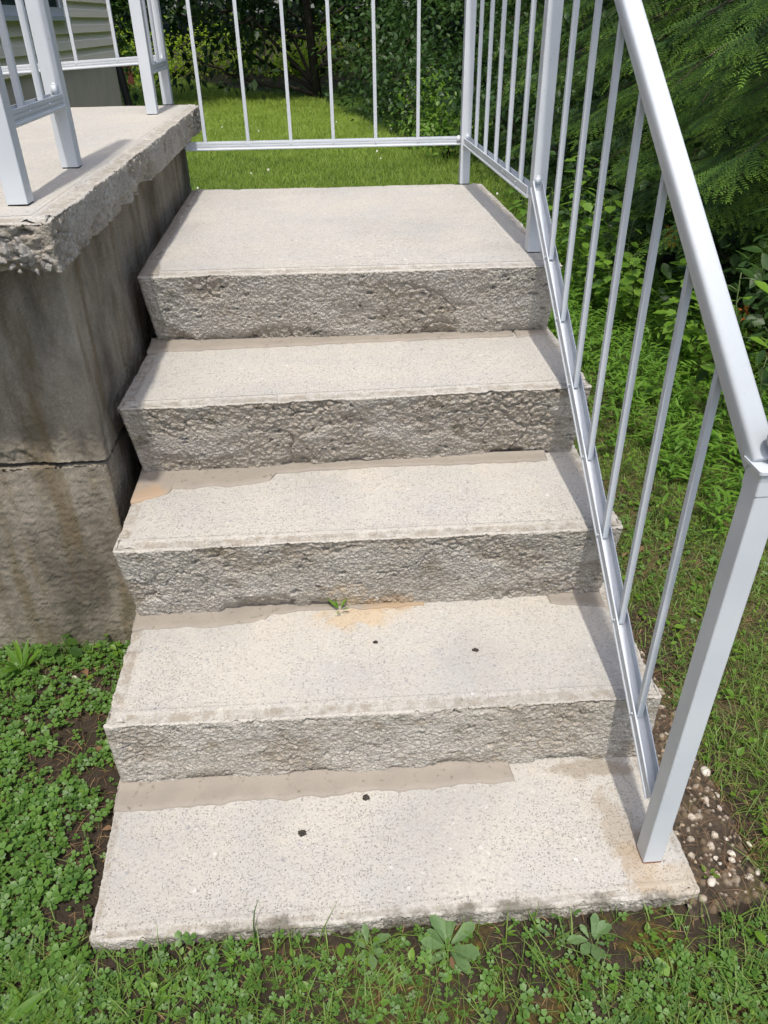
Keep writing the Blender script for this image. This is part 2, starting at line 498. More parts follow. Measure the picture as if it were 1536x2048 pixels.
def rough_block(name, parent, cs, steps, zt, zb, batter=0.0, seed=1, erode=.5, amp=1.0, peb=.013, lip=.024,
                mat=None, dz=.0021, big=None, zside=None, bottom=False, topdrop=.003, pits=.86):
    P, N, cnt = corner_path(cs, steps)
    PB = corner_path(inset_quad(cs, (batter, batter * .25, 0, batter * .25)), steps, .008, cnt)[0]
    n = len(P)
    s = np.concatenate([[0], np.cumsum(np.linalg.norm(np.diff(P, axis=0), axis=1))])
    H = zt - zb
    # profile rows: bottom -> top of the face, then the lip and the margin of the tread
    zf = np.linspace(0, H - .006, max(6, int(H / dz)))
    rows = [(0.0, z, 1.0, 1.0) for z in zf]                   # inset, z, face weight, roughness weight
    for a in np.linspace(.15, 1, 4): rows.append((.006 * (1 - math.cos(a * PI / 2)), H - .006 + .006 * math.sin(a * PI / 2) - topdrop, .75 - .65 * a, .7))
    for q in np.linspace(.010, lip, 5): rows.append((q, H - topdrop + .0006 * (q > .012), .12, .35))
    for q in (lip + .004, lip + .007): rows.append((q, H - topdrop * (.35 if q < lip + .005 else .0), .05, .3))
    rows.append((lip + .014, H, 0.0, .0)); rows.append((lip + .028, H - .006, 0.0, .0))
    rows = np.array(rows); m = len(rows)
    ins, zz, fw, rw = rows.T
    u = np.broadcast_to(s[None], (m, n)); w = np.broadcast_to(zz[:, None], (m, n))
    rel = np.clip(w / H, 0, 1)
    d = .0035 * (fbm(u * 11, w * 11, seed) - .5) * 2 + .004 * (fbm(u * 3.2, w * 4, seed + 3) - .5) * 2
    E = sstep(.50, .62, fbm(u * 5.5, w * 9, seed + 5) + (erode - .5) * .5 + .16 * (.5 - rel))
    if big is not None: E = np.maximum(E, big(u, w))
    wx = .007 * (fbm(u * 70, w * 70, seed + 31) - .5) + .020 * (fbm(u * 17, w * 17, seed + 33, 2) - .5)
    wy = .007 * (fbm(u * 70, w * 70, seed + 32) - .5) + .020 * (fbm(u * 17, w * 17, seed + 34, 2) - .5)
    def chips(cx, cy, keep, sd, r0=.40, r1=.22):
        f, i, ax, ay = worley((u + wx) / cx, (w + wy) / cy, sd, .95, True)
        an = i * 40.0
        # angular outline: distance to three rotated half planes mixed with the round one
        pol = np.maximum.reduce([ax * np.cos(an + q) + ay * np.sin(an + q) for q in (0, 1.3, 2.5, 3.9, 5.1)])
        f = .45 * f + .62 * pol
        r = r0 + r1 * ((i * 7.77) % 1)
        h = np.clip((r - f) / (r * .45), 0, 1)
        h = h * (.62 + .75 * (ax * np.cos(an * 3) + ay * np.sin(an * 3)))
        return np.clip(h, 0, 1.2) * (i > keep), i
    stone, i1 = chips(peb * 1.15, peb * .85, .40, seed + 7)
    d = d + E * (-.0032 * amp + (.0012 + .0042 * i1) * stone * amp * peb / .016)
    sm, i2 = chips(.0105, .0068, .15, seed + 9, .42, .2)
    d = d + (.20 + .8 * fbm(u * 14, w * 14, seed + 21)) * .0034 * sm * (1 - .6 * stone * E)
    s3, i3_ = chips(.0058, .0046, .1, seed + 15, .42, .2)
    d = d +   .0024 * s3 + .0034 * (fbm(u * 60, w * 85, seed + 25, 5) - .5)
    d = d + .0012 * (fbm(u * 190, w * 230, seed + 11, 2) - .5) * 2
    f3, i3 = worley(u / .034 + 1.1 * fbm(u * 45, w * 45, seed + 41), w / .020 + .9 * fbm(u * 60, w * 60, seed + 42), seed + 13)
    pit = sstep(.16 + .2 * ((i3 * 13.3) % 1), .05, f3) * (i3 > pits)
    d = d - .009 * amp * pit
    rid = 1 - sstep(.0, .022, np.abs(fbm(u * 7, w * 10, seed + 51, 5) - .5))
    crack = rid * sstep(.52, .6, fbm(u * 4, w * 5, seed + 53) + .25 * (E - .3))
    d = d - .0055 * amp * crack * (.3 + fbm(u * 25, w * 25, seed + 57))
    chip = sstep(.52, .60, fbm(u * 10, w * 6 + 2.2, seed + 61, 5)) * sstep(.30, .02, rel)
    d = d - .017 * amp * chip * (.6 + .8 * fbm(u * 40, w * 40, seed + 65))
    lipchip = sstep(.66, .72, fbm(u * 16, w * 0 + 5.2, seed + 63)) * sstep(.86, .97, rel)
    d = d - .0022 * amp * lipchip * (fw[:, None] > .03)
    W = rw[:, None] * np.clip(fw[:, None] * 1.0 + .25, 0, 1)
    cd = np.min([np.hypot(P[:, 0] - c[0], P[:, 1] - c[1]) for c in cs], axis=0)
    d = d * W * (1 - .72 * np.exp(-(cd / .014) ** 2))[None]
    bat = (1 - np.clip(zz / H, 0, 1))[:, None, None]
    xy = P[None] * (1 - bat) + PB[None] * bat - N[None] * ins[:, None, None] + N[None] * d[:, :, None]
    zz2 = np.broadcast_to(zz[:, None] + zb, (m, n)).copy()
    wob = .0016 * (fbm(u * 9, w * 0 + 1, seed + 71) - .5) * 2 * (ins[:, None] < lip + .01) * (fw[:, None] < .8)
    zz2 = zz2 + wob - .003 * lipchip * (fw[:, None] < .8) * (fw[:, None] > .03)
    V = np.concatenate([xy, zz2[:, :, None]], 2).reshape(-1, 3)
    k = np.arange(m - 1)[:, None] * n; i = np.arange(n)[None]; j = (i + 1) % n
    F = [np.stack([k + i, k + j, k + n + j, k + n + i], -1).reshape(-1, 4)]
    if bottom: F.append(np.arange(n)[::-1])
    face = np.broadcast_to(np.clip(fw * 1.15, 0, 1)[:, None], (m, n))
    at = {'erode': (E * face).ravel(), 'stone': (stone * E * face * (i1 > .45)).ravel(), 'srnd': i1.ravel(), 'face': face.ravel()}
    # the worn walking surface: a fine grid inside the lip
    C = [np.asarray(c, float) for c in cs]
    e = lip + .014
    Q = []
    for k_ in range(4):
        a, b_, c = C[k_ - 1], C[k_], C[(k_ + 1) % 4]
        t1 = (a - b_) / np.linalg.norm(a - b_); t2 = (c - b_) / np.linalg.norm(c - b_)
        Q.append(b_ + (t1 + t2) * e / abs(t1[0] * t2[1] - t1[1] * t2[0]))
    gu = np.linspace(0, 1, min(280, int(np.linalg.norm(Q[1] - Q[0]) / .004)))[None, :, None]
    gv = np.linspace(0, 1, min(280, int(np.linalg.norm(Q[3] - Q[0]) / .004)))[:, None, None]
    G = (Q[0] * (1 - gu) + Q[1] * gu) * (1 - gv) + (Q[3] * (1 - gu) + Q[2] * gu) * gv
    X_, Y_ = G[..., 0], G[..., 1]
    ed = np.minimum(np.minimum(gu, 1 - gu)[..., 0], np.minimum(gv, 1 - gv)[..., 0])
    hz = .0026 * (fbm(X_ * 6, Y_ * 6, seed + 81, 3) - .5) + .0012 * (fbm(X_ * 60, Y_ * 60, seed + 83, 3) - .5)
    f4, i4 = worley(X_ / .03, Y_ / .03, seed + 85)
    hz = hz - .0016 * sstep(.16, .06, f4) * (i4 > .7)
    hz = hz * sstep(0, .03, ed)
    G = np.concatenate([G, (zt + hz + .0004)[..., None]], 2).reshape(-1, 3)
    nu, nv = gu.shape[1], gv.shape[0]
    k = np.arange(nv - 1)[:, None] * nu; i = np.arange(nu - 1)[None]
    F.append(np.stack([k + i, k + i + 1, k + nu + i + 1, k + nu + i], -1).reshape(-1, 4) + len(V))
    V = np.concatenate([V, G])
    at = {q: np.concatenate([v_, np.zeros(len(G))]) for q, v_ in at.items()}
    b = base(parent) if parent is not None else np.zeros(3)
    return link(name, mk_mesh(name, V - b, F, mat or CONC, True, at), parent)

def strip(name, parent, front, back, z, th, seed, fillet=.004, drop=0):
    """a thin smear of mortar: front edge polyline, straight back edge (y or pair of points)"""
    f = np.asarray(front, float)
    s = np.concatenate([[0], np.cumsum(np.hypot(*np.diff(f, axis=0).T))])
    n = int(s[-1] / .004)
    q = np.linspace(0, s[-1], n)
    fx, fy = np.interp(q, s, f[:, 0]), np.interp(q, s, f[:, 1])
    jag = (fbm(q * 38, q * 0, seed, 4) - .5) * .014
    bk = np.asarray(back, float)
    bx, by = np.interp(q, [0, s[-1]], bk[:, 0]), np.interp(q, [0, s[-1]], bk[:, 1])
    dx, dy = bx - fx, by - fy
    L = np.hypot(dx, dy) + 1e-6
    fx, fy = fx + dx / L * jag, fy + dy / L * jag
    prof = [(0, -.004), (0.0, th * .5), (.05, th * .9), (.2, th), (.4, th), (.6, th * 1.05), (.8, th * 1.3), (1.0, th * 1.3 + fillet)]
    if drop: prof = [(0, -.004), (0, th * .6), (.1, th), (.35, th), (.6, th), (.8, th * .7), (.92, -.001), (1.0, -drop)]
    V = []
    for a, h in prof:
        hh = z + h + (.0012 * (fbm(q * 30, q * 0 + a * 5, seed + 4) - .5) if h > 0 else 0) + q * 0
        V.append(np.stack([fx + (bx - fx) * a, fy + (by - fy) * a, hh], 1))
    m = len(prof)
    V = np.concatenate(V)
    k = np.arange(m - 1)[:, None] * n; i = np.arange(n - 1)[None]
    F = [np.stack([k + i, k + i + 1, k + n + i + 1, k + n + i], -1).reshape(-1, 4),
         np.arange(m) * n, (np.arange(m) * n + n - 1)[::-1]]
    b = base(parent)
    return link(name, mk_mesh(name, V - b, F, MORT, True), parent)

# ------------------------------------------------------------------ ground
def gz(x, y):
    x, y = np.asarray(x, float), np.asarray(y, float)
    n = .022 * (fbm(x * 5 + 3, y * 5, 301) - .5) * 2 + .05 * (fbm(x * .7, y * .7, 303, 3) - .5) * sstep(2, 6, y)
    far = sstep(16, 34, y + .35 * (x + 3)) * 1.6 + sstep(2.6, 9, x) * .5
    return -.036 + n * .8 + far * 1.0

def grid_patch(xs, ys, extra):
    X, Y = np.meshgrid(xs, ys)
    Z = gz(X, Y) + extra(X, Y)
    n, m = len(xs), len(ys)
    V = np.stack([X, Y, Z], -1).reshape(-1, 3)
    k = np.arange(m - 1)[:, None] * n; i = np.arange(n - 1)[None]
    return V, np.stack([k + i, k + i + 1, k + n + i + 1, k + n + i], -1).reshape(-1, 4)

xs = np.unique(np.concatenate([np.linspace(-60, -6, 30), np.linspace(-6, -1, 30), np.arange(-1, 2.2, .009), np.linspace(2.2, 8, 40), np.linspace(8, 60, 30)]))
ys = np.unique(np.concatenate([np.linspace(-40, -1.2, 20), np.arange(-.85, .9, .009), np.linspace(.9, 5, 120), np.linspace(5, 24, 90), np.linspace(24, 80, 30)]))
rough = lambda X, Y: (.010 * (fbm(X * 28, Y * 28, 311) - .5) + .006 * (fbm(X * 90, Y * 90, 313, 3) - .5)) * (np.abs(X - .6) < 1.7) * (np.abs(Y) < .95)
V, F = grid_patch(xs, ys, rough)
tag(link('ground', mk_mesh('ground', V, [F], SOIL, True)), 'lawn and bare soil around the concrete steps', None, None, 'structure')

# old exposed-gravel concrete strip along the right of the bottom slab
gx, gy = np.arange(1.05, 1.245, .0022), np.arange(-.36, .52, .0022)
X, Y = np.meshgrid(gx, gy)
f1, i1 = worley(X / .017, Y / .017, 401); f2, i2 = worley(X / .008, Y / .008, 403)
st = np.sqrt(np.clip(1 - (f1 / (.22 + .28 * i1)) ** 2, 0, 1)) * (i1 > .66)
st2 = np.sqrt(np.clip(1 - (f2 / .45) ** 2, 0, 1)) * (i2 > .66)
edge = sstep(1.228, 1.200, X + .012 * (fbm(Y * 20, X * 20, 405) - .5)) * sstep(.515, .44, Y) * sstep(-.36, -.31, Y + .03 * (fbm(X * 20, Y * 0, 406) - .5))
Z = -.05 + edge * (.029 + .016 * (fbm(X * 26, Y * 26, 407, 4) - .5) + .0075 * st + .003 * st2) - .002
k = np.arange(len(gy) - 1)[:, None] * len(gx); i = np.arange(len(gx) - 1)[None]
F = np.stack([k + i, k + i + 1, k + len(gx) + i + 1, k + len(gx) + i], -1).reshape(-1, 4)
tag(link('gravel_strip', mk_mesh('gravel_strip', np.stack([X, Y, Z], -1).reshape(-1, 3), [F], GRAV, True,
    {'stone': np.clip(st * 1.5 + st2 * .8, 0, 1).ravel(), 'srnd': np.where(st > .05, i1, i2).ravel()})),
    'dark strip of old gravelly concrete beside the bottom slab', None, None, 'structure')

# ------------------------------------------------------------------ the concrete steps
ZS = [0, .1837, .3989, .5995, .7929]
STEPS = tag(empty('concrete_steps', (.54, .9, -.05)), 'rough weathered concrete steps with pale worn treads climbing to a landing', 'steps')
FINE, SIDE, BACK = .0021, .006, .03
slab = rough_block('bottom_slab', STEPS, [(.0, -.306), (1.077, -.308), (1.071, .04), (-.018, .04)], [FINE, SIDE, BACK, SIDE], .0, -.07, .0, 3, .30, .55, topdrop=.0015, lip=.012)
NOS = [None, ((-.010, .006), (1.088, -.014)), ((-.010, .286), (1.074, .270)), ((-.013, .546), (1.069, .560)), ((-.003, .904), (1.063, .872))]
steps = [slab]
for k in (1, 2, 3, 4):
    (x0, y0), (x1, y1) = NOS[k]
    yb = [0, .40, .69, 1.02, 2.045][k]
    o = rough_block('landing' if k == 4 else 'step', STEPS, [(x0, y0), (x1, y1), (1.069 if k == 4 else x1, yb - (.02 if k == 4 else 0)), (-.016 if k == 4 else x0, yb + (.02 if k == 4 else 0))],
                    [FINE, SIDE if k < 4 else .008, BACK if k < 4 else .01, SIDE if k < 4 else .008], ZS[k], ZS[k - 1] - .025 if k < 4 else ZS[3] - .03,
                    [0, .004, .046, .058, .056][k], 100 * k + 7, [0, .47, .50, .60, .62][k], [0, 1.0, 1.1, 1.25, 1.15][k])
    steps.append(o)
# solid core below, so that the side view is closed
mb = MB()
mb.box(.02, 1.035, .06, 2.0, -.06, .165); mb.box(.02, 1.035, .36, 2.0, .165, .37); mb.box(.02, 1.035, .66, 2.0, .37, .575)
tag(mb.build('core', FOUND, STEPS))
# mortar patched into the joints
strip('mortar_strip', steps[0], [(-.012, -.052), (.059, -.051), (.157, -.05), (.257, -.049), (.397, -.05), (.519, -.048), (.662, -.049), (.76, -.047), (.796, -.046)], [(-.012, .012), (.79, .004)], ZS[0], .006, 21)
strip('mortar_strip', steps[1], [(-.006, .282), (.033, .281), (.143, .277), (.22, .28), (.287, .288), (.302, .306), (.387, .313), (.456, .314), (.547, .303), (.649, .305)], [(-.006, .35), (.649, .335)], ZS[1], .005, 23)
strip('mortar_strip', steps[1], [(.938, .289), (.991, .275), (1.024, .268), (1.06, .266)], [(.938, .325), (1.06, .325)], ZS[1], .004, 25)
strip('mortar_strip', steps[2], [(-.006, .472), (.035, .486), (.074, .505), (.080, .523), (.202, .522), (.271, .529), (.306, .544), (.319, .569), (.425, .578), (.57, .580), (.741, .573), (.864, .570), (.983, .571)], [(-.006, .625), (.983, .606)], ZS[2], .006, 27)
strip('mortar_strip', steps[3], [(-.008, .884), (.05, .886), (.153, .886), (.23, .888), (.386, .889), (.583, .892), (.783, .893), (.91, .896), (.955, .896)], [(-.008, .965), (.955, .945)], ZS[3], .006, 29)
strip('mortar_strip', steps[3], [(.962, .884), (1.0, .895), (1.05, .899)], [(.962, .943), (1.05, .938)], ZS[3], .005, 31)
strip('mortar_strip', steps[4], [(.050, .912), (.038, .99), (.008, 1.09), (.024, 1.20), (.012, 1.32), (.020, 1.45), (.004, 1.595), (.004, 1.754), (-.002, 1.9), (.003, 2.03)], [(-.005, .915), (-.020, 2.03)], ZS[4], .002, 33, 0, .008)
def blob(name, parent, c, r, h, seed, mat=DEBRIS):
    n = 22; a = np.arange(n) * 2 * PI / n
    V = [np.array([[c[0], c[1], c[2] + h]])]
    for q, hh in ((.45, h * .9), (.8, h * .55), (1.0, -.001)):
        rr = r * q * (.75 + .6 * _h(np.arange(n) * 1., np.full(n, seed * 1.), np.full(n, q * 10)))
        V.append(np.stack([c[0] + rr * np.cos(a), c[1] + rr * np.sin(a) * .9, c[2] + hh * (.6 + .8 * _h(np.arange(n) * 1., np.full(n, seed + 9.), np.full(n, q * 7)))], 1))
    V = np.concatenate(V); i = np.arange(n); j = (i + 1) % n
    F = [np.stack([i * 0, 1 + i, 1 + j], 1)] + [np.stack([1 + k * n + i, 1 + (k + 1) * n + i, 1 + (k + 1) * n + j, 1 + k * n + j], 1) for k in (0, 1)]
    return link(name, mk_mesh(name, V - base(parent), F, mat, False), parent)
for c, pr, r in (((.363, -.129, 0), 0, .0085), ((.490, -.060, 0), 0, .008), ((.740, .150, ZS[1]), 1, .0075), ((.530, .194, ZS[1]), 1, .006)):
    blob('anchor_hole', steps[pr], c, r, .0025, int(c[0] * 100))

# ------------------------------------------------------------------ the porch
Z5 = 1.0576
PORCH = tag(empty('concrete_porch', (-.6, 1.3, -.05)), 'raised concrete porch with a crumbling overhanging slab on a stained foundation', 'porch')
frontrough = lambda u, w: sstep(1.36, .98, np.abs(u - .0) * 0 + (u < .1) * 2 + (u >= .1) * (1.36 - .5 * (u > .82) * (u < 1.27)))
rough_block('porch_slab', PORCH, [(-1.2, .268), (.030, .266), (.018, 2.27), (-1.2, 2.29)], [.0036, .0034, .03, .1], Z5, Z5 - .088, .012, 907, .58, 1.5,
            peb=.017, dz=.0026, bottom=True, topdrop=.004, big=lambda u, w: sstep(.70, .80, u) * sstep(1.38, 1.28, u) * .9)
def course(name, z0, z1, seed, ox):
    return rough_block(name, PORCH, [(-1.2, .49), (-.046 + ox, .49 - ox), (-.052 + ox, 2.22), (-1.2, 2.22)], [.0045, .0055, .05, .1], z1, z0, .0, seed, .05, .45, peb=.022, lip=.02, mat=FOUND, dz=.0045, topdrop=.004, pits=1.1)
course('foundation_course', -.12, .498, 921, .0)
course('foundation_course', .506, Z5 - .086, 931, .004)
# loose stones bedded in the broken front edge of the porch slab
def stone_mesh(seed, mat, sq=(1, .8, .6), n=12, m=7):
    t = np.linspace(0, PI, m + 1)[:, None]; p = np.arange(n)[None] * 2 * PI / n
    X, Y, Zz = np.sin(t) * np.cos(p), np.sin(t) * np.sin(p), np.cos(t) * np.ones_like(p)
    r = .72 + .5 * fbm(X * 1.4 + Zz * 1.1 + 5 * seed, Y * 1.4 - Zz * .8 + 3, seed, 3)
    V = np.stack([X * r * sq[0], Y * r * sq[1], Zz * r * sq[2]], -1).reshape(-1, 3)
    k = np.arange(m)[:, None] * n; i = np.arange(n)[None]; j = (i + 1) % n
    return mk_mesh('stone', V, [np.stack([k + i, k + n + i, k + n + j, k + j], -1).reshape(-1, 4)], mat, True)
def rubble_mesh(seed, mat):
    r = np.random.default_rng(seed); n, m = 12, 8
    t = np.linspace(0, PI, m + 1)[:, None]; p = np.arange(n)[None] * 2 * PI / n
    D = np.stack([np.sin(t) * np.cos(p), np.sin(t) * np.sin(p), np.cos(t) * np.ones_like(p)], -1).reshape(-1, 3)
    N_ = r.normal(0, 1, (11, 3)); N_ /= np.linalg.norm(N_, axis=1)[:, None]
    h = r.uniform(.55, 1.0, 11)
    q = D @ N_.T
    rad = np.min(np.where(q > .05, h / np.maximum(q, .05), 9), axis=1).clip(.3, 1.25)
    V = D * rad[:, None] * np.array((1.15, .9, .75))
    k = np.arange(m)[:, None] * n; i = np.arange(n)[None]; j = (i + 1) % n
    return mk_mesh('stone', V, [np.stack([k + i, k + n + i, k + n + j, k + j], -1).reshape(-1, 4)], mat, False)
SM = [rubble_mesh(s, PEBG) for s in range(3, 11)]
b = base(PORCH)
for k in range(46):
    x = .022 - abs(rng.normal(0, .10)); z = rng.uniform(Z5 - .084, Z5 - .024)
    o = link('stone', SM[k % 8], PORCH, np.array((x, .278 + rng.uniform(-.001, .006), z)) - b, tuple(rng.uniform(0, 6, 3)))
    q = rng.uniform(.004, .0135); o.scale = (q, q * rng.uniform(.6, 1), q * rng.uniform(.6, 1))

# ------------------------------------------------------------------ railings
def rrect(w, h, r, n=4):
    P = []
    for cx, cy, a0 in ((w / 2 - r, h / 2 - r, 0), (-w / 2 + r, h / 2 - r, PI / 2), (-w / 2 + r, -h / 2 + r, PI), (w / 2 - r, -h / 2 + r, 1.5 * PI)):
        for k in range(n + 1):
            a = a0 + k * PI / 2 / n
            P.append((cx + r * math.cos(a), cy + r * math.sin(a)))
    return P
def ribbed(w, h, g=.0011, ribs=3):
    """section with ribs along the two faces at +-v"""
    P = []
    xs_ = np.linspace(-w / 2 + .0010, w / 2 - .0010, ribs * 4 + 1)
    for k, x in enumerate(xs_):
        P.append((x, -h / 2 + (g if k % 4 in (1, 2) and k < len(xs_) - 1 else 0)))
    P.append((w / 2, -h / 2 + .0006)); P.append((w / 2, h / 2 - .0006))
    for k, x in enumerate(xs_[::-1]):
        P.append((x, h / 2 - (g if k % 4 in (1, 2) and k < len(xs_) - 1 else 0)))
    P.append((-w / 2, h / 2 - .0006)); P.append((-w / 2, -h / 2 + .0006))
    return P
# open channel of the bottom rails: outer side is -u, v is up (top of the lips at v = 0)
CH = [(-.015, 0), (-.0165, -.001), (-.0165, -.009), (-.0150, -.0096), (-.0150, -.0115), (-.0165, -.0121), (-.0165, -.0185), (-.0150, -.0191), (-.0150, -.0210), (-.0165, -.0216), (-.0165, -.025),
      (-.0185, -.0265), (-.0195, -.0290), (-.0190, -.0320), (-.0170, -.0340), (-.0140, -.0345), (.014, -.0345), (.0165, -.033), (.0165, -.001), (.0155, 0), (.0135, 0), (.0130, -.024), (-.0130, -.024), (-.0130, 0)]
PW = .036
def post(parent, x, y, z0, z1, w=PW):
    p = MB()
    p.prism(rrect(w, w, .0022, 2), (x, y, z0 + .003), (x, y, z1), (1, 0, 0), (0, 1, 0))
    o = p.build('post', PAINT, parent)
    g = MB(); g.prism(rrect(w * .92, w * .92, .002, 1), (x, y, z0 - .002), (x, y, z0 + .0035), (1, 0, 0), (0, 1, 0)); g.build('gasket', RUBBER, o)
    return o
CH = [(x * .80, z * .80) for x, z in CH]
def channel(parent, a, b, outer):
    a, b, outer = np.asarray(a, float), np.asarray(b, float), np.asarray(outer, float)
    d = (b - a) / np.linalg.norm(b - a)
    up = np.array((0, 0, 1.)); up = up - (up @ d) * d; up /= np.linalg.norm(up)
    m = MB(); m.prism(CH, a, b, -outer, up)
    return m.build('bottom_rail', PAINT, parent)
def handrail(parent, a, b, side, w=.035, h=.036):
    a, b, side = np.asarray(a, float), np.asarray(b, float), np.asarray(side, float)
    d = (b - a) / np.linalg.norm(b - a)
    v = np.cross(side, d); v = v if v[2] > 0 else -v
    sec = []
    for k in range(13):
        t = PI * k / 12
        c_, s_ = math.cos(t), math.sin(t)
        sec.append((w / 2 * math.copysign(abs(c_) ** .55, c_), h * .10 + h * .38 * s_ ** .5))
    sec += [(-w / 2, -h * .32), (-w / 2 + .004, -h * .5), (w / 2 - .004, -h * .5), (w / 2, -h * .32)]
    m = MB(); m.prism(sec, a, b, side, v)
    o = m.build('handrail', PAINT, parent)
    for p in o.data.polygons: p.use_smooth = len(p.vertices) == 4
    return o
BALMESH = {}
def baluster(parent, x, y, z0, z1, along):
    """along: 'x' or 'y', the direction the railing runs; ribs on the faces parallel to it"""
    key = (round(z1 - z0, 3), along)
    if key not in BALMESH:
        m = MB()
        u, v = ((1, 0, 0), (0, 1, 0)) if along == 'x' else ((0, 1, 0), (-1, 0, 0))
        m.prism(ribbed(.0116, .0116, .0009), (0, 0, 0), (0, 0, z1 - z0), u, v)
        BALMESH[key] = m.mesh('baluster', PAINT)
    return link('baluster', BALMESH[key], parent, np.array((x, y, z0)) - base(parent))
sm = MB(); sm.ball((0, 0, 0), .0026, 8, 5, (1, 1, .8)); SCREWM = sm.mesh('screw', PAINT, True)
sm = MB(); sm.ball((0, 0, 0), .0058, 12, 6, (1, .55, 1)); sm.box(-.0065, .0065, -.0035, .0015, -.016, .001); SCREWB = sm.mesh('bracket', PAINT, True)
def screw(parent, p): return link('screw', SCREWM, parent, np.asarray(p) - base(parent))
def bracket(parent, p, rz=0):
    return link('bracket', SCREWB, parent, np.asarray(p) - base(parent), (0, 0, rz))

XR = 1.0085
# stair flight: newel, upper post, sloping rails, seven balusters
SL = .6925
zb_ = lambda y: .8404 + SL * (y - .8066)
zt_ = lambda y: zb_(y) + .6758
RAIL = tag(empty('stair_railing', (XR, .38, 0)), 'white metal railing sloping down the right side of the steps to a newel post', 'railing')
NX, NY = 1.0095, -.2285
LX = .012                                             # the newel leans outwards a little
p = MB(); p.prism(rrect(PW, PW, .0022, 2), (NX, NY, .003), (NX + LX, NY, .815), (1, 0, 0), (0, 1, 0)); np_ = p.build('post', PAINT, RAIL)
p = MB(); p.prism(rrect(PW * 1.02, PW * 1.02, .002, 1), (NX, NY, -.002), (NX, NY, .0034), (1, 0, 0), (0, 1, 0)); p.build('gasket', RUST, np_)
cap = MB()
q0, q1 = rrect(.0385, .0385, .0025, 3), rrect(.0425, .0425, .003, 3)
V = np.concatenate([[(NX + LX + x, NY + y, .795) for x, y in q0], [(NX + LX + x, NY + y, .816) for x, y in q0], [(NX + LX + x, NY + y, .829) for x, y in q1]])
k_ = np.arange(2)[:, None] * len(q0); i = np.arange(len(q0))[None]; j = (i + 1) % len(q0)
cap.add(V, [np.stack([k_ + i, k_ + j, k_ + len(q0) + j, k_ + len(q0) + i], -1).reshape(-1, 4), np.arange(len(q0))[::-1]])
cap.prism(rrect(.0475, .0475, .004, 3), (NX + LX, NY, .8292), (NX + LX, NY, .8335), (1, 0, 0), (0, 1, 0))
oc = cap.build('newel_cap', PAINT, RAIL)
fin = MB(); fin.ball((NX + LX + .007, NY - .003, .868), .0195, 20, 12); fin.prism([(.010 * math.cos(a), .010 * math.sin(a)) for a in np.arange(12) * PI / 6], (NX + LX + .007, NY - .003, .8337), (NX + LX + .007, NY - .003, .855), (1, 0, 0), (0, 1, 0))
fin.build('finial', PAINT, oc, smooth=True)
PBY = 1.006
post(RAIL, 1.0145, PBY, ZS[4], 1.72)
handrail(RAIL, (XR + .0085, NY + .010, zt_(NY + .010) + .020), (XR + .0085, PBY - PW / 2, zt_(PBY - PW / 2) + .020), (1, 0, 0))
y0, y1 = NY + PW / 2, PBY - PW / 2
channel(RAIL, (XR, y0 + .0005, zb_(y0) + .004), (XR, y1 - .0005, zb_(y1) + .004), (-1, 0, 0))
for k in range(7):
    y = .8066 - .1478 * k
    baluster(RAIL, XR, y, zb_(y) - .016, zt_(y) + .008, 'y')
    screw(RAIL, (XR - .0134, y, zb_(y) - .010))
bracket(RAIL, (XR, PBY - PW / 2 - .001, zb_(y1) + .012))

# landing: side section and back section, sharing the corner post
PCY = 2.012
LAND = tag(empty('landing_side_railing', (XR, 1.5, ZS[4])), 'short white metal railing along the right side of the landing with its corner post', 'railing')
post(LAND, .996, PCY, ZS[4], 1.70)
channel(LAND, (XR - .004, PBY + PW / 2 + .0005, .951), (XR - .008, PCY - PW / 2 - .0005, .951), (-1, 0, 0))
handrail(LAND, (XR, PBY + PW / 2 + .001, 1.665), (XR - .008, PCY - PW / 2 - .001, 1.665), (1, 0, 0))
for k in range(5):
    y = 1.8392 - .1715 * k
    baluster(LAND, XR - .005, y, .934, 1.65, 'y'); screw(LAND, (XR - .0185, y, .942))
bracket(LAND, (XR - .008, PCY - PW / 2 - .001, .960))
BACKR = tag(empty('landing_back_railing', (.5, 2.05, ZS[4])), 'white metal railing across the back of the landing running to the porch slab', 'railing')
channel(BACKR, (-.018, 2.047, .9527), (.996 - PW / 2 - .0005, 2.022, .9527), (0, -1, 0))
handrail(BACKR, (.025, 2.046, 1.665), (.996 - PW / 2 - .0005, 2.022, 1.665), (0, 1, 0))
for k in range(6):
    x = .0535 + .1537 * k
    baluster(BACKR, x, 2.046 - .024 * k / 5, .936, 1.65, 'x'); screw(BACKR, (x, 2.0325 - .024 * k / 5, .9432))
bracket(BACKR, (-.016, 2.033, .948), 0); bracket(BACKR, (.996 - PW / 2 - .008, 2.008, .953))

# porch railing pieces
PTOP = 1.93
PF = tag(empty('porch_front_railing', (-.06, .6, Z5)), 'white railing section between the two nearest posts at the porch corner', 'railing')
post(PF, -.0545, .402, Z5, 1.96); post(PF, -.0705, .800, Z5, 1.96)
channel(PF, (-.0545, .402 + PW / 2, 1.200), (-.0665, .800 - PW / 2 - .001, 1.200), (1, 0, 0))
handrail(PF, (-.0545, .402 + PW / 2, PTOP), (-.0665, .800 - PW / 2 - .001, PTOP), (1, 0, 0))
for k, y in enumerate((.535, .668)):
    baluster(PF, -.0585 - .004 * k, y, 1.184, 1.92, 'y'); screw(PF, (-.0450 - .004 * k, y, 1.190))
bracket(PF, (-.0665, .800 - PW / 2 - .002, 1.214))
PE = tag(empty('porch_end_railing', (-.09, 2.1, Z5)), 'short white railing section between the two posts at the far porch corner', 'railing')
post(PE, -.0915, 1.912, Z5, 1.96); post(PE, -.1015, 2.300, Z5 - .003, 1.96)
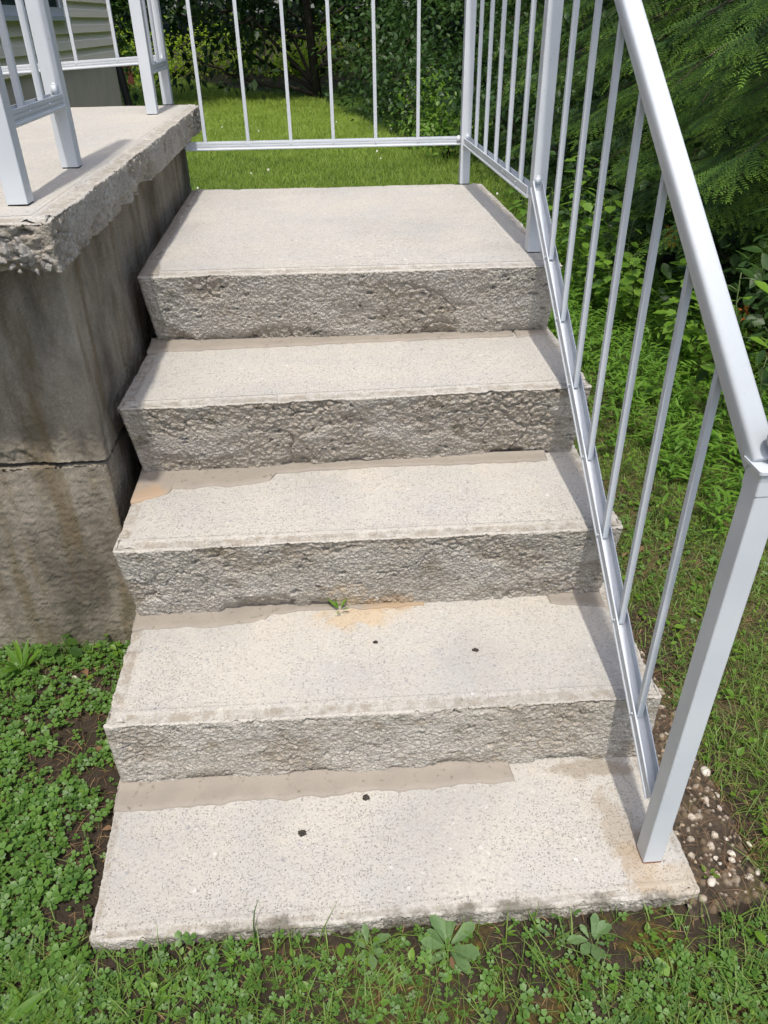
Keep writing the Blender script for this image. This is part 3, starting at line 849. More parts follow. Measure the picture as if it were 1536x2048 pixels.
channel(PE, (-.0885, 1.912 + PW / 2 + .0005, 1.202), (-.0975, 2.300 - PW / 2 - .0005, 1.202), (1, 0, 0))
handrail(PE, (-.0905, 1.912 + PW / 2 + .0005, PTOP), (-.0975, 2.300 - PW / 2 - .0005, PTOP), (1, 0, 0))
for k, y in enumerate((2.04, 2.17)):
    baluster(PE, -.0915 - .003 * k, y, 1.186, 1.92, 'y'); screw(PE, (-.0780 - .003 * k, y, 1.192))
bracket(PE, (-.0965, 2.300 - PW / 2 - .002, 1.214))
PBK = tag(empty('porch_back_railing', (-.6, 2.3, Z5)), 'white railing along the back of the porch in front of the house siding', 'railing')
channel(PBK, (-1.19, 2.318, 1.168), (-.1015 - PW / 2 - .0005, 2.302, 1.218), (0, -1, 0))
handrail(PBK, (-1.19, 2.318, PTOP), (-.1015 - PW / 2 - .0005, 2.302, PTOP), (0, 1, 0))
for k in range(6):
    x = -.262 - .151 * k
    baluster(PBK, x, 2.304 + .002 * k, 1.20 - .0069 * k - .006, 1.92, 'x'); screw(PBK, (x, 2.2907 + .002 * k, 1.202 - .0069 * k))

# ------------------------------------------------------------------ the house
HX, HY1, SZ = -1.22, 6.72, 1.062
HOUSE = tag(empty('house', (-4, 1, -.05)), 'house with pale beige lap siding over a grey foundation beside the porch', 'house')
m = MB(); m.box(-7, HX - .03, -4, HY1 - .03, -.15, SZ); m.build('foundation_wall', HFOUND, HOUSE)
m = MB(); m.box(-7, HX - .03, -4, HY1 - .04, SZ, 3.3); m.build('wall', SIDING, HOUSE)
EXP = .0955
sec = [(0, .004), (.020, .003), (.0225, .006), (.0150, .052), (.0085, .060), (.0055, .075), (.002, EXP + .006), (0, EXP + .006)]
mb = MB(); mb.prism(sec, (0, -4, 0), (0, HY1 - .03, 0), (1, 0, 0), (0, 0, 1))
BOARD = mb.mesh('siding_board', SIDING)
WY0, WY1, WZ = 3.85, 5.27, 1.412
hb = base(HOUSE)
for k in range(22):
    z = SZ + .004 + EXP * k
    if z + EXP < WZ - .03 or z > WZ + 1.32:
        link('siding_board', BOARD, HOUSE, np.array((HX - .03, 0, z)) - hb)
    else:                                           # boards stop at the window
        for ya, yb2 in ((-4, WY0 - .055), (WY1 + .055, HY1 - .03)):
            q = MB(); q.prism(sec, (HX - .03, ya, z), (HX - .03, yb2, z), (1, 0, 0), (0, 0, 1)); q.build('siding_board', SIDING, HOUSE)
m = MB(); m.box(HX - .05, HX - .002, HY1 - .028, HY1 + .012, SZ - .01, 3.3); m.build('corner_trim', PAINT if 0 else SIDING, HOUSE)
m = MB(); m.box(HX - .035, HX - .006, WY0 - .05, WY1 + .05, WZ - .05, WZ); m.box(HX - .035, HX - .006, WY0 - .05, WY0, WZ, WZ + 1.3); m.box(HX - .035, HX - .006, WY1, WY1 + .05, WZ, WZ + 1.3); m.box(HX - .035, HX - .006, WY0 - .05, WY1 + .05, WZ + 1.3, WZ + 1.35)
m.box(HX - .03, HX - .010, WY0, WY1, WZ + .63, WZ + .67)
w = m.build('window', PAINT, HOUSE)
m = MB(); m.box(HX - .03, HX + .028, WY0 - .07, WY1 + .07, WZ - .074, WZ - .052); m.build('sill', PAINT, w)
m = MB(); m.box(HX - .032, HX - .018, WY0 + .001, WY1 - .001, WZ + .001, WZ + 1.299); m.build('pane', GLASS, w)
m = MB(); m.prism([(0, 3.3), (-6.2, 3.3), (-3.1, 5.2)], (HX + .06, -4.2, 0), (HX + .06, HY1 + .06, 0), (1, 0, 0), (0, 0, 1)); m.build('roof', mat_simple('shingle', (.06, .06, .06), (.1, .1, .1)), HOUSE)
dp = MB(); dp.tube([(HX - .03, HY1 + .05, 2.8), (HX - .03, HY1 + .05, 1.05), (HX + .0, HY1 + .06, .75), (HX + .05, HY1 + .08, .35), (HX + .12, HY1 + .10, .0)], .036, 10); dp.build('black_tube', BLACKM, HOUSE, smooth=True)  # black tube bending outwards down the house corner

# ------------------------------------------------------------------ foliage tools
def frames(d, up):
    d = d / (np.linalg.norm(d, axis=1)[:, None] + 1e-9)
    x = np.cross(d, up); x /= np.linalg.norm(x, axis=1)[:, None] + 1e-9
    z = np.cross(x, d)
    return np.stack([x, d, z], 2)               # columns: local x, y (growth), z (face)
def inst(T, pos, R, sc, rnd=None):
    """T = (verts, tris, tipattr); returns verts, tris, rnd, tip"""
    Vt, Ft, tp = T
    k, n = len(pos), len(Vt)
    sc = np.broadcast_to(np.asarray(sc, float).reshape(-1, 1) if np.ndim(sc) < 2 else sc, (k, 3))
    V = np.einsum('kij,knj->kni', R, Vt[None] * sc[:, None]) + pos[:, None]
    F = (Ft[None] + (np.arange(k) * n)[:, None, None]).reshape(-1, 3)
    r = np.repeat(rng.random(k) if rnd is None else rnd, n)
    return V.reshape(-1, 3), F, r, np.tile(tp, k)
def join(parts):
    V, F, r, t, n = [], [], [], [], 0
    for v, f, a, b in parts:
        V.append(v); F.append(f + n); r.append(a); t.append(b); n += len(v)
    return np.concatenate(V), np.concatenate(F), np.concatenate(r), np.concatenate(t)
def leaf_obj(name, parts, mat, parent=None, smooth=True):
    V, F, r, t = join(parts)
    if parent is not None: V = V - base(parent)
    return link(name, mk_mesh(name, V, [F], mat, smooth, {'rnd': r, 'tip': t}), parent)
def unit(n, zlo=-1, zhi=1):
    z = rng.uniform(zlo, zhi, n); a = rng.uniform(0, 2 * PI, n); q = np.sqrt(1 - z * z)
    return np.stack([q * np.cos(a), q * np.sin(a), z], 1)

def T_leaf(w=.3, fold=.06, droop=.12, prof=((0, 0), (.12, .5), (.35, 1), (.6, .85), (.82, .45), (1, 0))):
    V, F, tp = [], [], []
    for y, q in prof:
        z = -droop * y * y
        if q == 0: V.append((0, y, z)); tp.append(y)
        else:
            V += [(-w * q, y, z + fold * q), (0, y, z - .01), (w * q, y, z + fold * q)]; tp += [.6, .1, .6]
    m = len(prof) - 2
    F += [(0, 2, 1), (0, 3, 2)]
    for k in range(m - 1):
        a = 1 + 3 * k
        F += [(a, a + 1, a + 4), (a, a + 4, a + 3), (a + 1, a + 2, a + 5), (a + 1, a + 5, a + 4)]
    a = 1 + 3 * (m - 1); e = a + 3
    F += [(a, a + 1, e), (a + 1, a + 2, e)]
    return np.array(V, float), np.array(F), np.clip(np.array(tp, float), 0, 1) * .6
TL_OV = T_leaf(.30)
TL_LANCE = T_leaf(.11, .03, .25)
TL_SPOON = T_leaf(.21, .04, .22, ((0, .15), (.15, .3), (.45, .62), (.7, 1), (.9, .7), (1, 0))) if 0 else T_leaf(.21, .05, .22, ((0, 0), (.12, .3), (.45, .65), (.7, 1), (.9, .65), (1, 0)))
TL_CHEAP = (np.array([(0, 0, 0), (-.28, .42, .05), (.28, .42, .05), (0, 1, -.08), (0, .45, -.02)], float),
            np.array([(0, 4, 1), (0, 2, 4), (1, 4, 3), (4, 2, 3)]), np.array([0, .3, .3, .6, .1]))
TL_LOBE = T_leaf(.40, .05, .10, ((0, 0), (.10, .55), (.28, 1), (.42, .72), (.6, .95), (.8, .35), (1, 0)))
def clover_T(stem=1.0):
    L = np.array([(0, 0, 0), (-.46, .52, .07), (.46, .52, .07), (0, .88, -.01), (-.27, .98, .05), (.27, .98, .05), (0, .5, -.04)], float)
    Ft = [(0, 2, 6), (0, 6, 1), (6, 2, 5), (6, 5, 3), (6, 3, 4), (6, 4, 1)]
    V, F, tp = [], [], []
    for k in range(3):
        a = k * 2 * PI / 3; c, s = math.cos(a), math.sin(a)
        n = len(V)
        for p in L:
            V.append((c * p[0] - s * p[1], s * p[0] + c * p[1], p[2] + .10 * p[1])); tp.append(.55 if abs(p[0]) > .1 else .15)
        F += [(q[0] + n, q[1] + n, q[2] + n) for q in Ft]
    n = len(V)
    V += [(-.04, 0, 0), (.04, 0, 0), (-.05, .25, -stem), (.05, .25, -stem)]; tp += [.3] * 4
    F += [(n, n + 1, n + 3), (n, n + 3, n + 2)]
    # clover is laid flat: swap so that local y is the stem axis
    V = np.array(V, float); V = np.stack([V[:, 0], V[:, 2], -V[:, 1]], 1)
    return V, np.array(F), np.array(tp)
T_CLOV = clover_T(2.2)

def blades(n, pos, L, w, lean, tipb=.7, rnd=None):
    """curved grass blades, 5 vertices each; arrays L,w,lean of length n"""
    a = rng.uniform(0, 2 * PI, n); hd = np.stack([np.cos(a), np.sin(a), 0 * a], 1)
    b = a + rng.uniform(-1, 1, n) + PI / 2; sd = np.stack([np.cos(b), np.sin(b), 0 * b], 1)
    up = np.array([0, 0, 1.])
    V = np.empty((n, 5, 3))
    for k, (t, q) in enumerate(((0, -1), (0, 1), (.5, -1), (.5, 1), (1, 0))):
        c = pos + (L * t * (1 - .35 * lean * t))[:, None] * up + (L * lean * t ** 1.6)[:, None] * hd
        V[:, k] = c + (w * .5 * q * (1 if t == 0 else .85))[:, None] * sd
    F = (np.array([(0, 1, 3), (0, 3, 2), (2, 3, 4)])[None] + (np.arange(n) * 5)[:, None, None]).reshape(-1, 3)
    r = np.repeat(rng.random(n) if rnd is None else rnd, 5)
    return V.reshape(-1, 3), F, r, np.tile([0, 0, .35, .35, tipb], n)

def in_steps(x, y, m=.0):
    return ((x > -.02 - m) & (x < 1.08 + m) & (y > -.312 - m) & (y < 2.1)) | ((x < -.04) & (y > .485 - m) & (y < 2.25) & (x > -1.25)) | ((x > 1.05) & (x < 1.205) & (y > -.34) & (y < .46)) | ((x < HX) & (y < HY1))
def scatter(n, x0, x1, y0, y1, keep=None, m=.0):
    x, y = rng.uniform(x0, x1, n), rng.uniform(y0, y1, n)
    k = ~in_steps(x, y, m)
    if keep is not None: k &= keep(x, y) > rng.random(n)
    x, y = x[k], y[k]
    return np.stack([x, y, gz(x, y)], 1)

# bare earth and moss patches are kept clear of leaves
def cover(x, y):
    c = .62 + .38 * sstep(.42, .58, fbm(x * 6, y * 6, 501))
    for px, py, r in ((-.16, .17, .11), (-.05, -.09, .07), (-.03, -.22, .045), (-.04, .05, .05), (-.11, .33, .06), (.42, -.335, .03), (.72, -.335, .055), (.92, -.36, .07), (1.02, -.34, .04), (-.5, .3, .1)):
        d = np.hypot(x - px, (y - py) * .9) + .16 * (fbm(x * 16, y * 16, 503) - .5)
        c = c * (.10 + .90 * sstep(r * .5, r * 1.25, d))
    edge = np.minimum(np.abs(x + .02) + (y < -.31) * 9, np.abs(y + .33) + (x < 0) * 9)
    c = c * (.5 + .5 * sstep(.0, .035, edge))
    return c

# ------------------------------------------------------------------ ground cover near the camera
p = np.concatenate([scatter(15000, -.95, 0, -.75, .5, cover), scatter(15000, -.5, 1.8, -.85, -.31, lambda x, y: cover(x, y) * (.35 + .65 * sstep(.42, .58, fbm(x * 4, y * 4, 507))))])
n = len(p)
dirs = np.stack([rng.normal(0, .28, n), rng.normal(0, .28, n) - .12, np.ones(n)], 1)
R = frames(dirs, unit(n))
sc = rng.uniform(.0042, .0085, n) * (1 + .7 * rng.random(n) ** 3) * (1 + .15 * (p[:, 0] < 0)) * (.7 + .6 * fbm(p[:, 0] * 8, p[:, 1] * 8, 509))
p[:, 2] += sc * rng.uniform(.9, 2.3, n)
tag(leaf_obj('clover_cover', [inst(T_CLOV, p, R, sc)], CLOV), 'low clover growing over the soil in front and left of the steps', 'clover', None, 'stuff')

p = np.concatenate([scatter(6500, -.9, 0, -.75, .5, lambda x, y: (.2 + .8 * cover(x, y)) * (.3 + .7 * (y < -.25)) * sstep(.35, .6, fbm(x * 9, y * 9, 517))), scatter(11000, -.5, 1.8, -.85, -.305, lambda x, y: .25 + .75 * cover(x, y))])
n = len(p)
L = rng.uniform(.018, .05, n) * (1 + .8 * rng.random(n) ** 3)
tag(leaf_obj('foreground_grass', [blades(n, p, L, rng.uniform(.0013, .0030, n), rng.uniform(.4, 1.5, n))], GRASSN), 'scattered green grass blades along the foot of the bottom slab', 'grass', None, 'stuff')
p = np.concatenate([scatter(1500, -.9, 0, -.7, .5), scatter(1900, -.3, 1.7, -.8, -.31), scatter(9000, 1.2, 2.0, -.5, 2.2)])
n = len(p); p[:, 2] += .003
tag(leaf_obj('dry_grass', [blades(n, p, rng.uniform(.006, .02, n), rng.uniform(.0009, .0018, n), rng.uniform(1.5, 3.2, n))], GRASSD), 'dry straw and thatch lying over the soil', 'dry grass', None, 'stuff')
n = 420; p = np.stack([rng.uniform(1.08, 1.24, n), rng.uniform(-.34, .48, n), np.full(n, -.0185)], 1)
p = np.concatenate([p, scatter(700, -.35, 0, -.35, .5)]); n = len(p); p[:, 2] += .004
tag(leaf_obj('pine_needles', [blades(n, p, rng.uniform(.008, .03, n), rng.uniform(.0008, .0013, n), rng.uniform(2, 3.2, n))], DEADL), 'fallen brown needles on the gravel strip and bare soil', 'needles', None, 'stuff')
# small-leaved weeds mixed in
p = np.concatenate([scatter(900, -.9, 0, -.75, .5, cover), scatter(1000, -.4, 1.6, -.8, -.33, cover), scatter(2600, 1.23, 2.0, -.45, 1.9)])
n = len(p); d = unit(n, .05, .6); p[:, 2] += rng.uniform(.003, .022, n)
tag(leaf_obj('small_weeds', [inst(TL_OV, p, frames(d, np.array([[0, 0, 1.]]) + .3 * unit(n)), rng.uniform(.006, .016, n) * (1 + 1.1 * rng.random(n) ** 6))], BRIGHT), 'tiny broad-leaved weeds mixed into the grass', 'weeds', None, 'stuff')

# lawn to the right of the steps: mown, thin, then taller weeds
mown = lambda x, y: .35 + .65 * sstep(.40, .56, fbm(x * 7, y * 7, 511))
p = scatter(85000, 1.08, 2.3, -.6, 4.2, mown); n = len(p)
L = rng.uniform(.016, .045, n) * (1 + .5 * sstep(1.5, 2, p[:, 0])) * (1 + .45 * sstep(.7, -.1, p[:, 1]))
tag(leaf_obj('side_grass', [blades(n, p, L, rng.uniform(.0014, .0030, n), rng.uniform(.5, 1.7, n))], GRASSN), 'short mown grass beside the right edge of the steps', 'grass', None, 'stuff')
p = scatter(6500, 1.1, 2.1, -.5, 2.6, lambda x, y: sstep(.45, .6, fbm(x * 5, y * 5, 513))); n = len(p)
dirs = np.stack([rng.normal(0, .3, n), rng.normal(0, .3, n), np.ones(n)], 1); sc = rng.uniform(.005, .010, n)
p[:, 2] += sc * 1.6
tag(leaf_obj('side_clover', [inst(T_CLOV, p, frames(dirs, unit(n)), sc)], CLOV), 'clover patches in the mown grass right of the steps', 'clover', None, 'stuff')
def stiltgrass(n, pts, hlo, hhi, leaf):
    parts = []
    h = rng.uniform(hlo, hhi, n); lean = unit(n, -.1, .1) * rng.uniform(.1, .55, n)[:, None]
    st = blades(n, pts, h, np.full(n, .0016), rng.uniform(.2, .6, n), .2)
    parts.append(st)
    for f in np.linspace(.3, 1.0, 7):
        q = pts + np.stack([lean[:, 0] * h * f * .6, lean[:, 1] * h * f * .6, h * f * .92], 1)
        d = unit(n, -.05, .75)
        parts.append(inst(TL_LANCE, q, frames(d, np.array([[0, 0, 1.]]) + .2 * unit(n)), rng.uniform(.6, 1.15, n) * leaf))
    return parts
sg = lambda x, y: sstep(1.42, 1.72, x + .18 * (y - 1.6) * (y > 1.6) + .35 * (fbm(x * 2, y * 2, 521) - .5)) * sstep(.75, 1.25, y + .5 * (fbm(x * 3, y * 3, 523) - .5))
p = scatter(2900, 1.3, 2.5, .6, 4.6, sg); n = len(p)
tag(leaf_obj('stilt_grass', stiltgrass(n, p, .06, .17, .052), STILT), 'bright leafy stiltgrass growing tall below the hedge right of the railing', 'grass', None, 'stuff')

# the lawn beyond the landing
def lawn_edge(y):    # right limit of the lawn
    return np.interp(y, [0, 4.4, 9, 10.3, 12.5, 15.7, 18, 21], [2.2, 2.2, 2.15, 1.45, 1.05, .55, -1.2, -3.6])
lk = lambda x, y: (x < lawn_edge(y) + .25 * (fbm(x * 3, y * 3, 531) - .5)) * 1.0
parts = []
for nn, y0, y1, lo, hi, ww in ((70000, 3.2, 9.5, .04, .10, .0050), (95000, 9.5, 15, .05, .13, .0085), (60000, 15, 22, .06, .15, .013)):
    p = scatter(nn, -3.2 if y0 < 9 else -4.6, 2.5, y0, y1, lk); n = len(p)
    tuft = fbm(p[:, 0] * 2.5, p[:, 1] * 2.5, 541)
    parts.append(blades(n, p, rng.uniform(lo, hi, n) * (.6 + .8 * tuft), rng.uniform(.7, 1.3, n) * ww, rng.uniform(.3, 1.3, n), .8, np.clip(.25 + .9 * (fbm(p[:, 0] * 1.2, p[:, 1] * 1.2, 543) - .2) * rng.random(n) * 1.6, 0, 1) * (.35 + .65 * sstep(5.5, 9, p[:, 1] + 2.5 * (fbm(p[:, 0] * .6, p[:, 1] * .6, 547) - .5)))))  # shade on the lawn nearest the landing is put into the blade colour
tag(leaf_obj('lawn_grass', parts, LAWN), 'sunlit green lawn behind the landing', 'grass', None, 'stuff')
p = scatter(420, -2.5, 2, 5, 13, lk); n = len(p); fb = MB()
for q in p[:14]: fb.ball(q + (0, 0, rng.uniform(.05, .09)), rng.uniform(.008, .013), 5, 3)
tag(fb.build('clover_flowers', FLOWER), 'white clover flowers dotted over the lawn behind the landing', 'flowers', None, 'stuff')

# ------------------------------------------------------------------ single plants near the camera
LEAFM = {}
def leaf_mesh(key, T, mat, n=4):
    if key not in LEAFM:
        LEAFM[key] = [mk_mesh('leaf', T[0], [T[1]], mat, True, {'rnd': np.full(len(T[0]), v), 'tip': T[2]}) for v in np.linspace(.1, .9, n)]
    return LEAFM[key][rng.integers(n)]
def put_leaf(parent, p, d, s, key, T, mat, roll=.3, wide=1.0):
    d = np.asarray(d, float)[None]; R = frames(d, np.array([[0, 0, 1.]]) + roll * unit(1))[0]
    o = link('leaf', leaf_mesh(key, T, mat), parent)
    M = Matrix([list(r) for r in R]).to_4x4()
    o.matrix_local = Matrix.Translation(Vector(np.asarray(p) - base(parent))) @ M @ Matrix.Diagonal((s * wide, s, s, 1))
    return o
def rosette(x, y, n, s, key, T, mat, label, cat='weed', tilt=(.15, .7), group=None, name='weed', h=.004):
    z = float(gz(x, y)) + h
    t = tag(empty(name, (x, y, z)), label, cat, group)
    for k in range(n):
        a = k * 2.4 + rng.uniform(-.7, .7); e = rng.uniform(*tilt) + rng.uniform(-.1, .35)
        q = s * rng.uniform(.4, 1.15)
        put_leaf(t, (x + .006 * math.cos(a), y + .006 * math.sin(a), z + .004 + .0006 * k), (math.cos(a), math.sin(a), e), q, key, T, mat)
    return t
def stemmed(x, y, h, n, s, key, T, mat, label, cat='plant', lean=(0, 0), name='plant', z0=None, group=None, spread=.6, rad=.0022):
    z = float(gz(x, y)) if z0 is None else z0
    t = tag(empty(name, (x, y, z)), label, cat, group)
    m = MB()
    top = np.array((x + lean[0], y + lean[1], z + h))
    pts = [np.array((x, y, z)) * (1 - f) + top * f + np.array((.012 * math.sin(f * 7 + x * 9), .012 * math.cos(f * 6), 0)) for f in np.linspace(0, 1, 7)]
    m.tube(pts, np.linspace(rad, rad * .4, 7), 5)
    pos = []
    for k in range(n):
        f = .25 + .75 * (k + .5) / n; i = min(int(f * 6), 5); c = pts[i] + (pts[i + 1] - pts[i]) * (f * 6 - i)
        a = k * 2.4 + rng.uniform(-.5, .5); d = np.array((math.cos(a), math.sin(a), rng.uniform(-.1, .55)))
        pet = c + d * s * spread * rng.uniform(.5, 1)
        m.tube([c, (c + pet) / 2 + (0, 0, .005), pet], [rad * .5, rad * .4, rad * .35], 4)
        pos.append((pet, d))
    m.build('stem', STEM, t, smooth=True)
    for pet, d in pos:
        put_leaf(t, pet, (d[0], d[1], d[2] - .45), s * rng.uniform(.7, 1.15), key, T, mat)
    return t
rosette(.614, -.352, 17, .05, 'spoon', TL_SPOON, WEED, 'large pale weed rosette at the foot of the slab near its middle')
rosette(.862, -.364, 13, .042, 'spoon', TL_SPOON, WEED, 'pale weed rosette right of the large one below the slab')
rosette(.80, -.347, 6, .022, 'spoon', TL_SPOON, WEED, 'small five-leaved seedling between the two pale rosettes', 'seedling')
rosette(.715, -.336, 6, .026, 'lance', TL_LANCE, STILT, 'small grassy weed against the front edge of the slab', tilt=(.5, 1.2))
rosette(.478, -.345, 11, .034, 'spoon', TL_SPOON, WEED, 'pale weed tuft left of the large rosette below the slab')
rosette(.96, -.365, 7, .018, 'ov', TL_OV, BRIGHT, 'bright small-leaved weed below the right end of the slab')
rosette(.12, -.40, 6, .05, 'lance', TL_LANCE, STILT, 'long-bladed weed in the clover at the lower left', tilt=(.4, 1.0))
rosette(-.12, -.42, 6, .075, 'lance', TL_LANCE, GRASSN, 'broad-bladed grass plant at the lower left corner', tilt=(.4, 1.1), name='grass_plant')
rosette(.255, -.352, 8, .03, 'lance', TL_LANCE, GRASSN, 'short grass tuft under the left part of the slab edge', tilt=(.6, 1.6), name='grass_tuft')
rosette(1.112, -.265, 6, .018, 'ov', TL_OV, BRIGHT, 'small green sprig growing in the gravel beside the newel post', tilt=(.3, .9))
stemmed(-.262, .462, .055, 9, .034, 'lobe', TL_LOBE, BROAD, 'broad-leaved weed growing against the porch foundation', 'weed', (.02, -.02), 'weed')
stemmed(-.135, .455, .05, 7, .026, 'ov', TL_OV, BROAD, 'smaller leafy weed in the corner between foundation and steps', 'weed', (.01, -.01), 'weed')
rosette(-.335, .40, 16, .07, 'lance', TL_LANCE, GRASSN, 'upright tuft of grass near the foundation wall', tilt=(1.2, 2.6), name='grass_tuft')
t = rosette(.456, .300, 12, .030, 'lance', TL_LANCE, GRASSN, 'tiny grass tuft sprouting from the joint above the second tread', tilt=(.3, 1.4), name='grass_tuft')
t.location.z = ZS[1] + .004
# one tall blade rising in front of the slab
m = MB(); m.tube([(.284, -.318, -.03), (.283, -.312, .012), (.287, -.305, .045), (.296, -.300, .072)], [.0013, .0012, .0010, .0004], 4)
tag(m.build('tall_grass_stalk', STILT, None, smooth=True), 'single tall grass blade standing in front of the slab edge', 'grass stalk')

# hedge-foot plants right of the railing
stemmed(1.80, 1.80, .10, 5, .105, 'big', TL_LOBE, BRIGHT, 'weed with big rounded pale leaves in the stiltgrass behind the balusters', 'weed', (.03, -.03), 'weed')
stemmed(1.93, 1.50, .62, 11, .095, 'sap', TL_OV, BRIGHT, 'young sapling with glossy pointed leaves right of the handrail', 'sapling', (-.07, -.06), 'sapling', rad=.005)
stemmed(2.02, 1.42, .34, 9, .085, 'sapd', TL_OV, BROAD, 'low sapling with large dark leaves at the right edge of the picture', 'sapling', (-.03, -.03), 'sapling', rad=.004)
vines = [(1.86, 3.2, .62, 10, .075, 'vine with bright heart-shaped leaves climbing behind the upper balusters'), (1.98, 2.9, .50, 10, .07, 'leafy vine at the hedge foot behind the fourth baluster'),
         (1.92, 2.55, .42, 11, .07, 'low vine with lobed leaves at the edge of the stiltgrass'), (2.06, 2.25, .48, 10, .075, 'leafy vine just left of the handrail near the sapling'),
         (1.82, 3.7, .5, 10, .065, 'leafy vine beside the landing post'), (2.1, 1.95, .4, 9, .07, 'leafy vine behind the lowest balusters'), (1.75, 4.3, .5, 10, .06, 'vine beyond the landing railing')]
vines += [(1.70, 3.95, .42, 10, .06, 'small leafy vine between the landing post and the first stair baluster'), (2.0, 3.45, .7, 10, .07, 'taller vine with pale leaves behind the second baluster'), (1.98, 2.05, .32, 10, .065, 'low pale vine left of the big-leaved weed')]
vines += [(1.93, 2.75, .36, 12, .075, 'spreading vine low between the third and fourth baluster'), (2.05, 3.1, .55, 12, .075, 'tall bright vine against the dark hemlock behind the third baluster'), (1.84, 2.95, .34, 11, .065, 'short vine in front of the taller one behind the second baluster')]
for x, y, h, n, s, lb in vines:
    stemmed(x, y, h, n * 2 + 8, s * 1.0, 'vine', TL_LOBE, BRIGHT, lb, 'vine', (rng.uniform(-.1, .05), rng.uniform(-.1, .1)), 'vine', group='vines along the hedge foot', rad=.003)

# ------------------------------------------------------------------ dead leaves and pebbles
dl = mk_mesh('dead_leaf', TL_OV[0] * (1, 1, 2.2), [TL_OV[1]], DEADL, True, {'rnd': np.full(len(TL_OV[0]), .4), 'tip': TL_OV[2]})
dl2 = mk_mesh('dead_leaf', TL_LANCE[0] * (1.4, 1, 2.0), [TL_LANCE[1]], DEADL, True, {'rnd': np.full(len(TL_OV[0]), .8), 'tip': TL_OV[2]})
DLP = [(-.39, .436, .05), (-.235, .425, .035), (-.208, .385, .04), (-.19, .40, .03), (-.25, .35, .03), (-.10, .14, .03), (-.13, -.02, .028), (-.06, .27, .024), (-.30, .19, .04), (-.02, -.06, .018), (.335, -.36, .03), (.62, -.39, .022), (1.29, .72, .05), (1.36, .78, .05), (1.33, .17, .03), (1.24, .19, .025), (-.26, .43, .04), (.94, -.40, .02)]
for k, (x, y, s) in enumerate(DLP):
    o = link('dead_leaf', dl if k % 2 else dl2, None, (x, y, float(gz(x, y)) + .010), (rng.uniform(-.4, .4), rng.uniform(-.5, .5), rng.uniform(0, 6.3)))
    o.scale = (s, s, s)
    where = ('curled brown dead leaf on the soil between the porch foundation and the clover' if x < 0 and y > .3 else
             'brown dead leaf in the clover close to the left side of the steps' if x < 0 else
             'brown dead leaf among the weeds in front of the bottom slab' if y < -.3 else
             'brown dead leaf in the mown grass behind the lowest balusters' if y > .5 else
             'brown dead leaf lying just outside the gravel strip')
    tag(o, where, 'dead leaf', 'dead leaves on the ground')
for nm, x, y, z, s, mat, lb in (('white_stone', 1.203, -.044, -.017, .0145, PEBW, 'largest white stone in the gravel strip, at its upper outer edge'),
        ('white_stone', -.202, .367, -.028, .0085, PEBW, 'small white stone lying in the clover left of the steps'),
        ('white_stone', 1.108, -.285, -.014, .0105, PEBW, 'white oval stone at the front end of the gravel strip by the slab corner'),
        ('tan_stone', 1.158, .315, -.006, .012, PEBT, 'tan flat stone against the second step in the gravel')):
    o = link(nm, stone_mesh(int(abs(x) * 1000) % 37, mat, (1, .75, .55)), None, (x, y, z), (0, 0, rng.uniform(0, 6)))
    o.scale = (s, s, s); tag(o, lb, 'stone')
PM = [stone_mesh(s, mt, sq, 10, 6) if rd else rubble_mesh(s, mt) for s, mt, sq, rd in ((11, PEBW, (1, .7, .6), 1), (12, PEBW, 0, 0), (13, PEBW, (1, .55, .5), 1), (15, PEBW, 0, 0), (13, PEBT, 0, 0), (14, PEBT, (1, .8, .5), 1), (17, PEBG, 0, 0), (18, PEBT, 0, 0))]
pp = [(1.168, -.241), (1.172, -.228), (1.216, -.213), (1.178, -.198), (1.150, -.268), (1.185, -.275), (1.205, -.268), (1.14, -.235), (1.195, -.13), (1.205, -.10), (1.175, -.12)]
pp += [(rng.uniform(1.085, 1.210), rng.uniform(-.30, .30)) for _ in range(34)]
for k, (x, y) in enumerate(pp):
    o = link('pebble', PM[(k % 8 if k % 3 == 0 else 4 + k % 4) if k > 10 else k % 4], None, (x, y, -.0208), (rng.uniform(-.5, .5), rng.uniform(-.5, .5), rng.uniform(0, 6)))
    q = rng.uniform(.0048, .0088) if k < 11 else rng.uniform(.0022, .0055); o.scale = (q, q, q)
    white = o.data.materials[0] == PEBW
    where = 'front end' if y < -.17 else 'middle, beside the newel' if y < .0 else 'narrow upper end'
    tag(o, ('larger ' if k < 11 else 'tiny ') + ('white' if white else 'tan') + ' pebble in the gravel strip, ' + where, 'pebble', 'pebbles in the gravel strip')

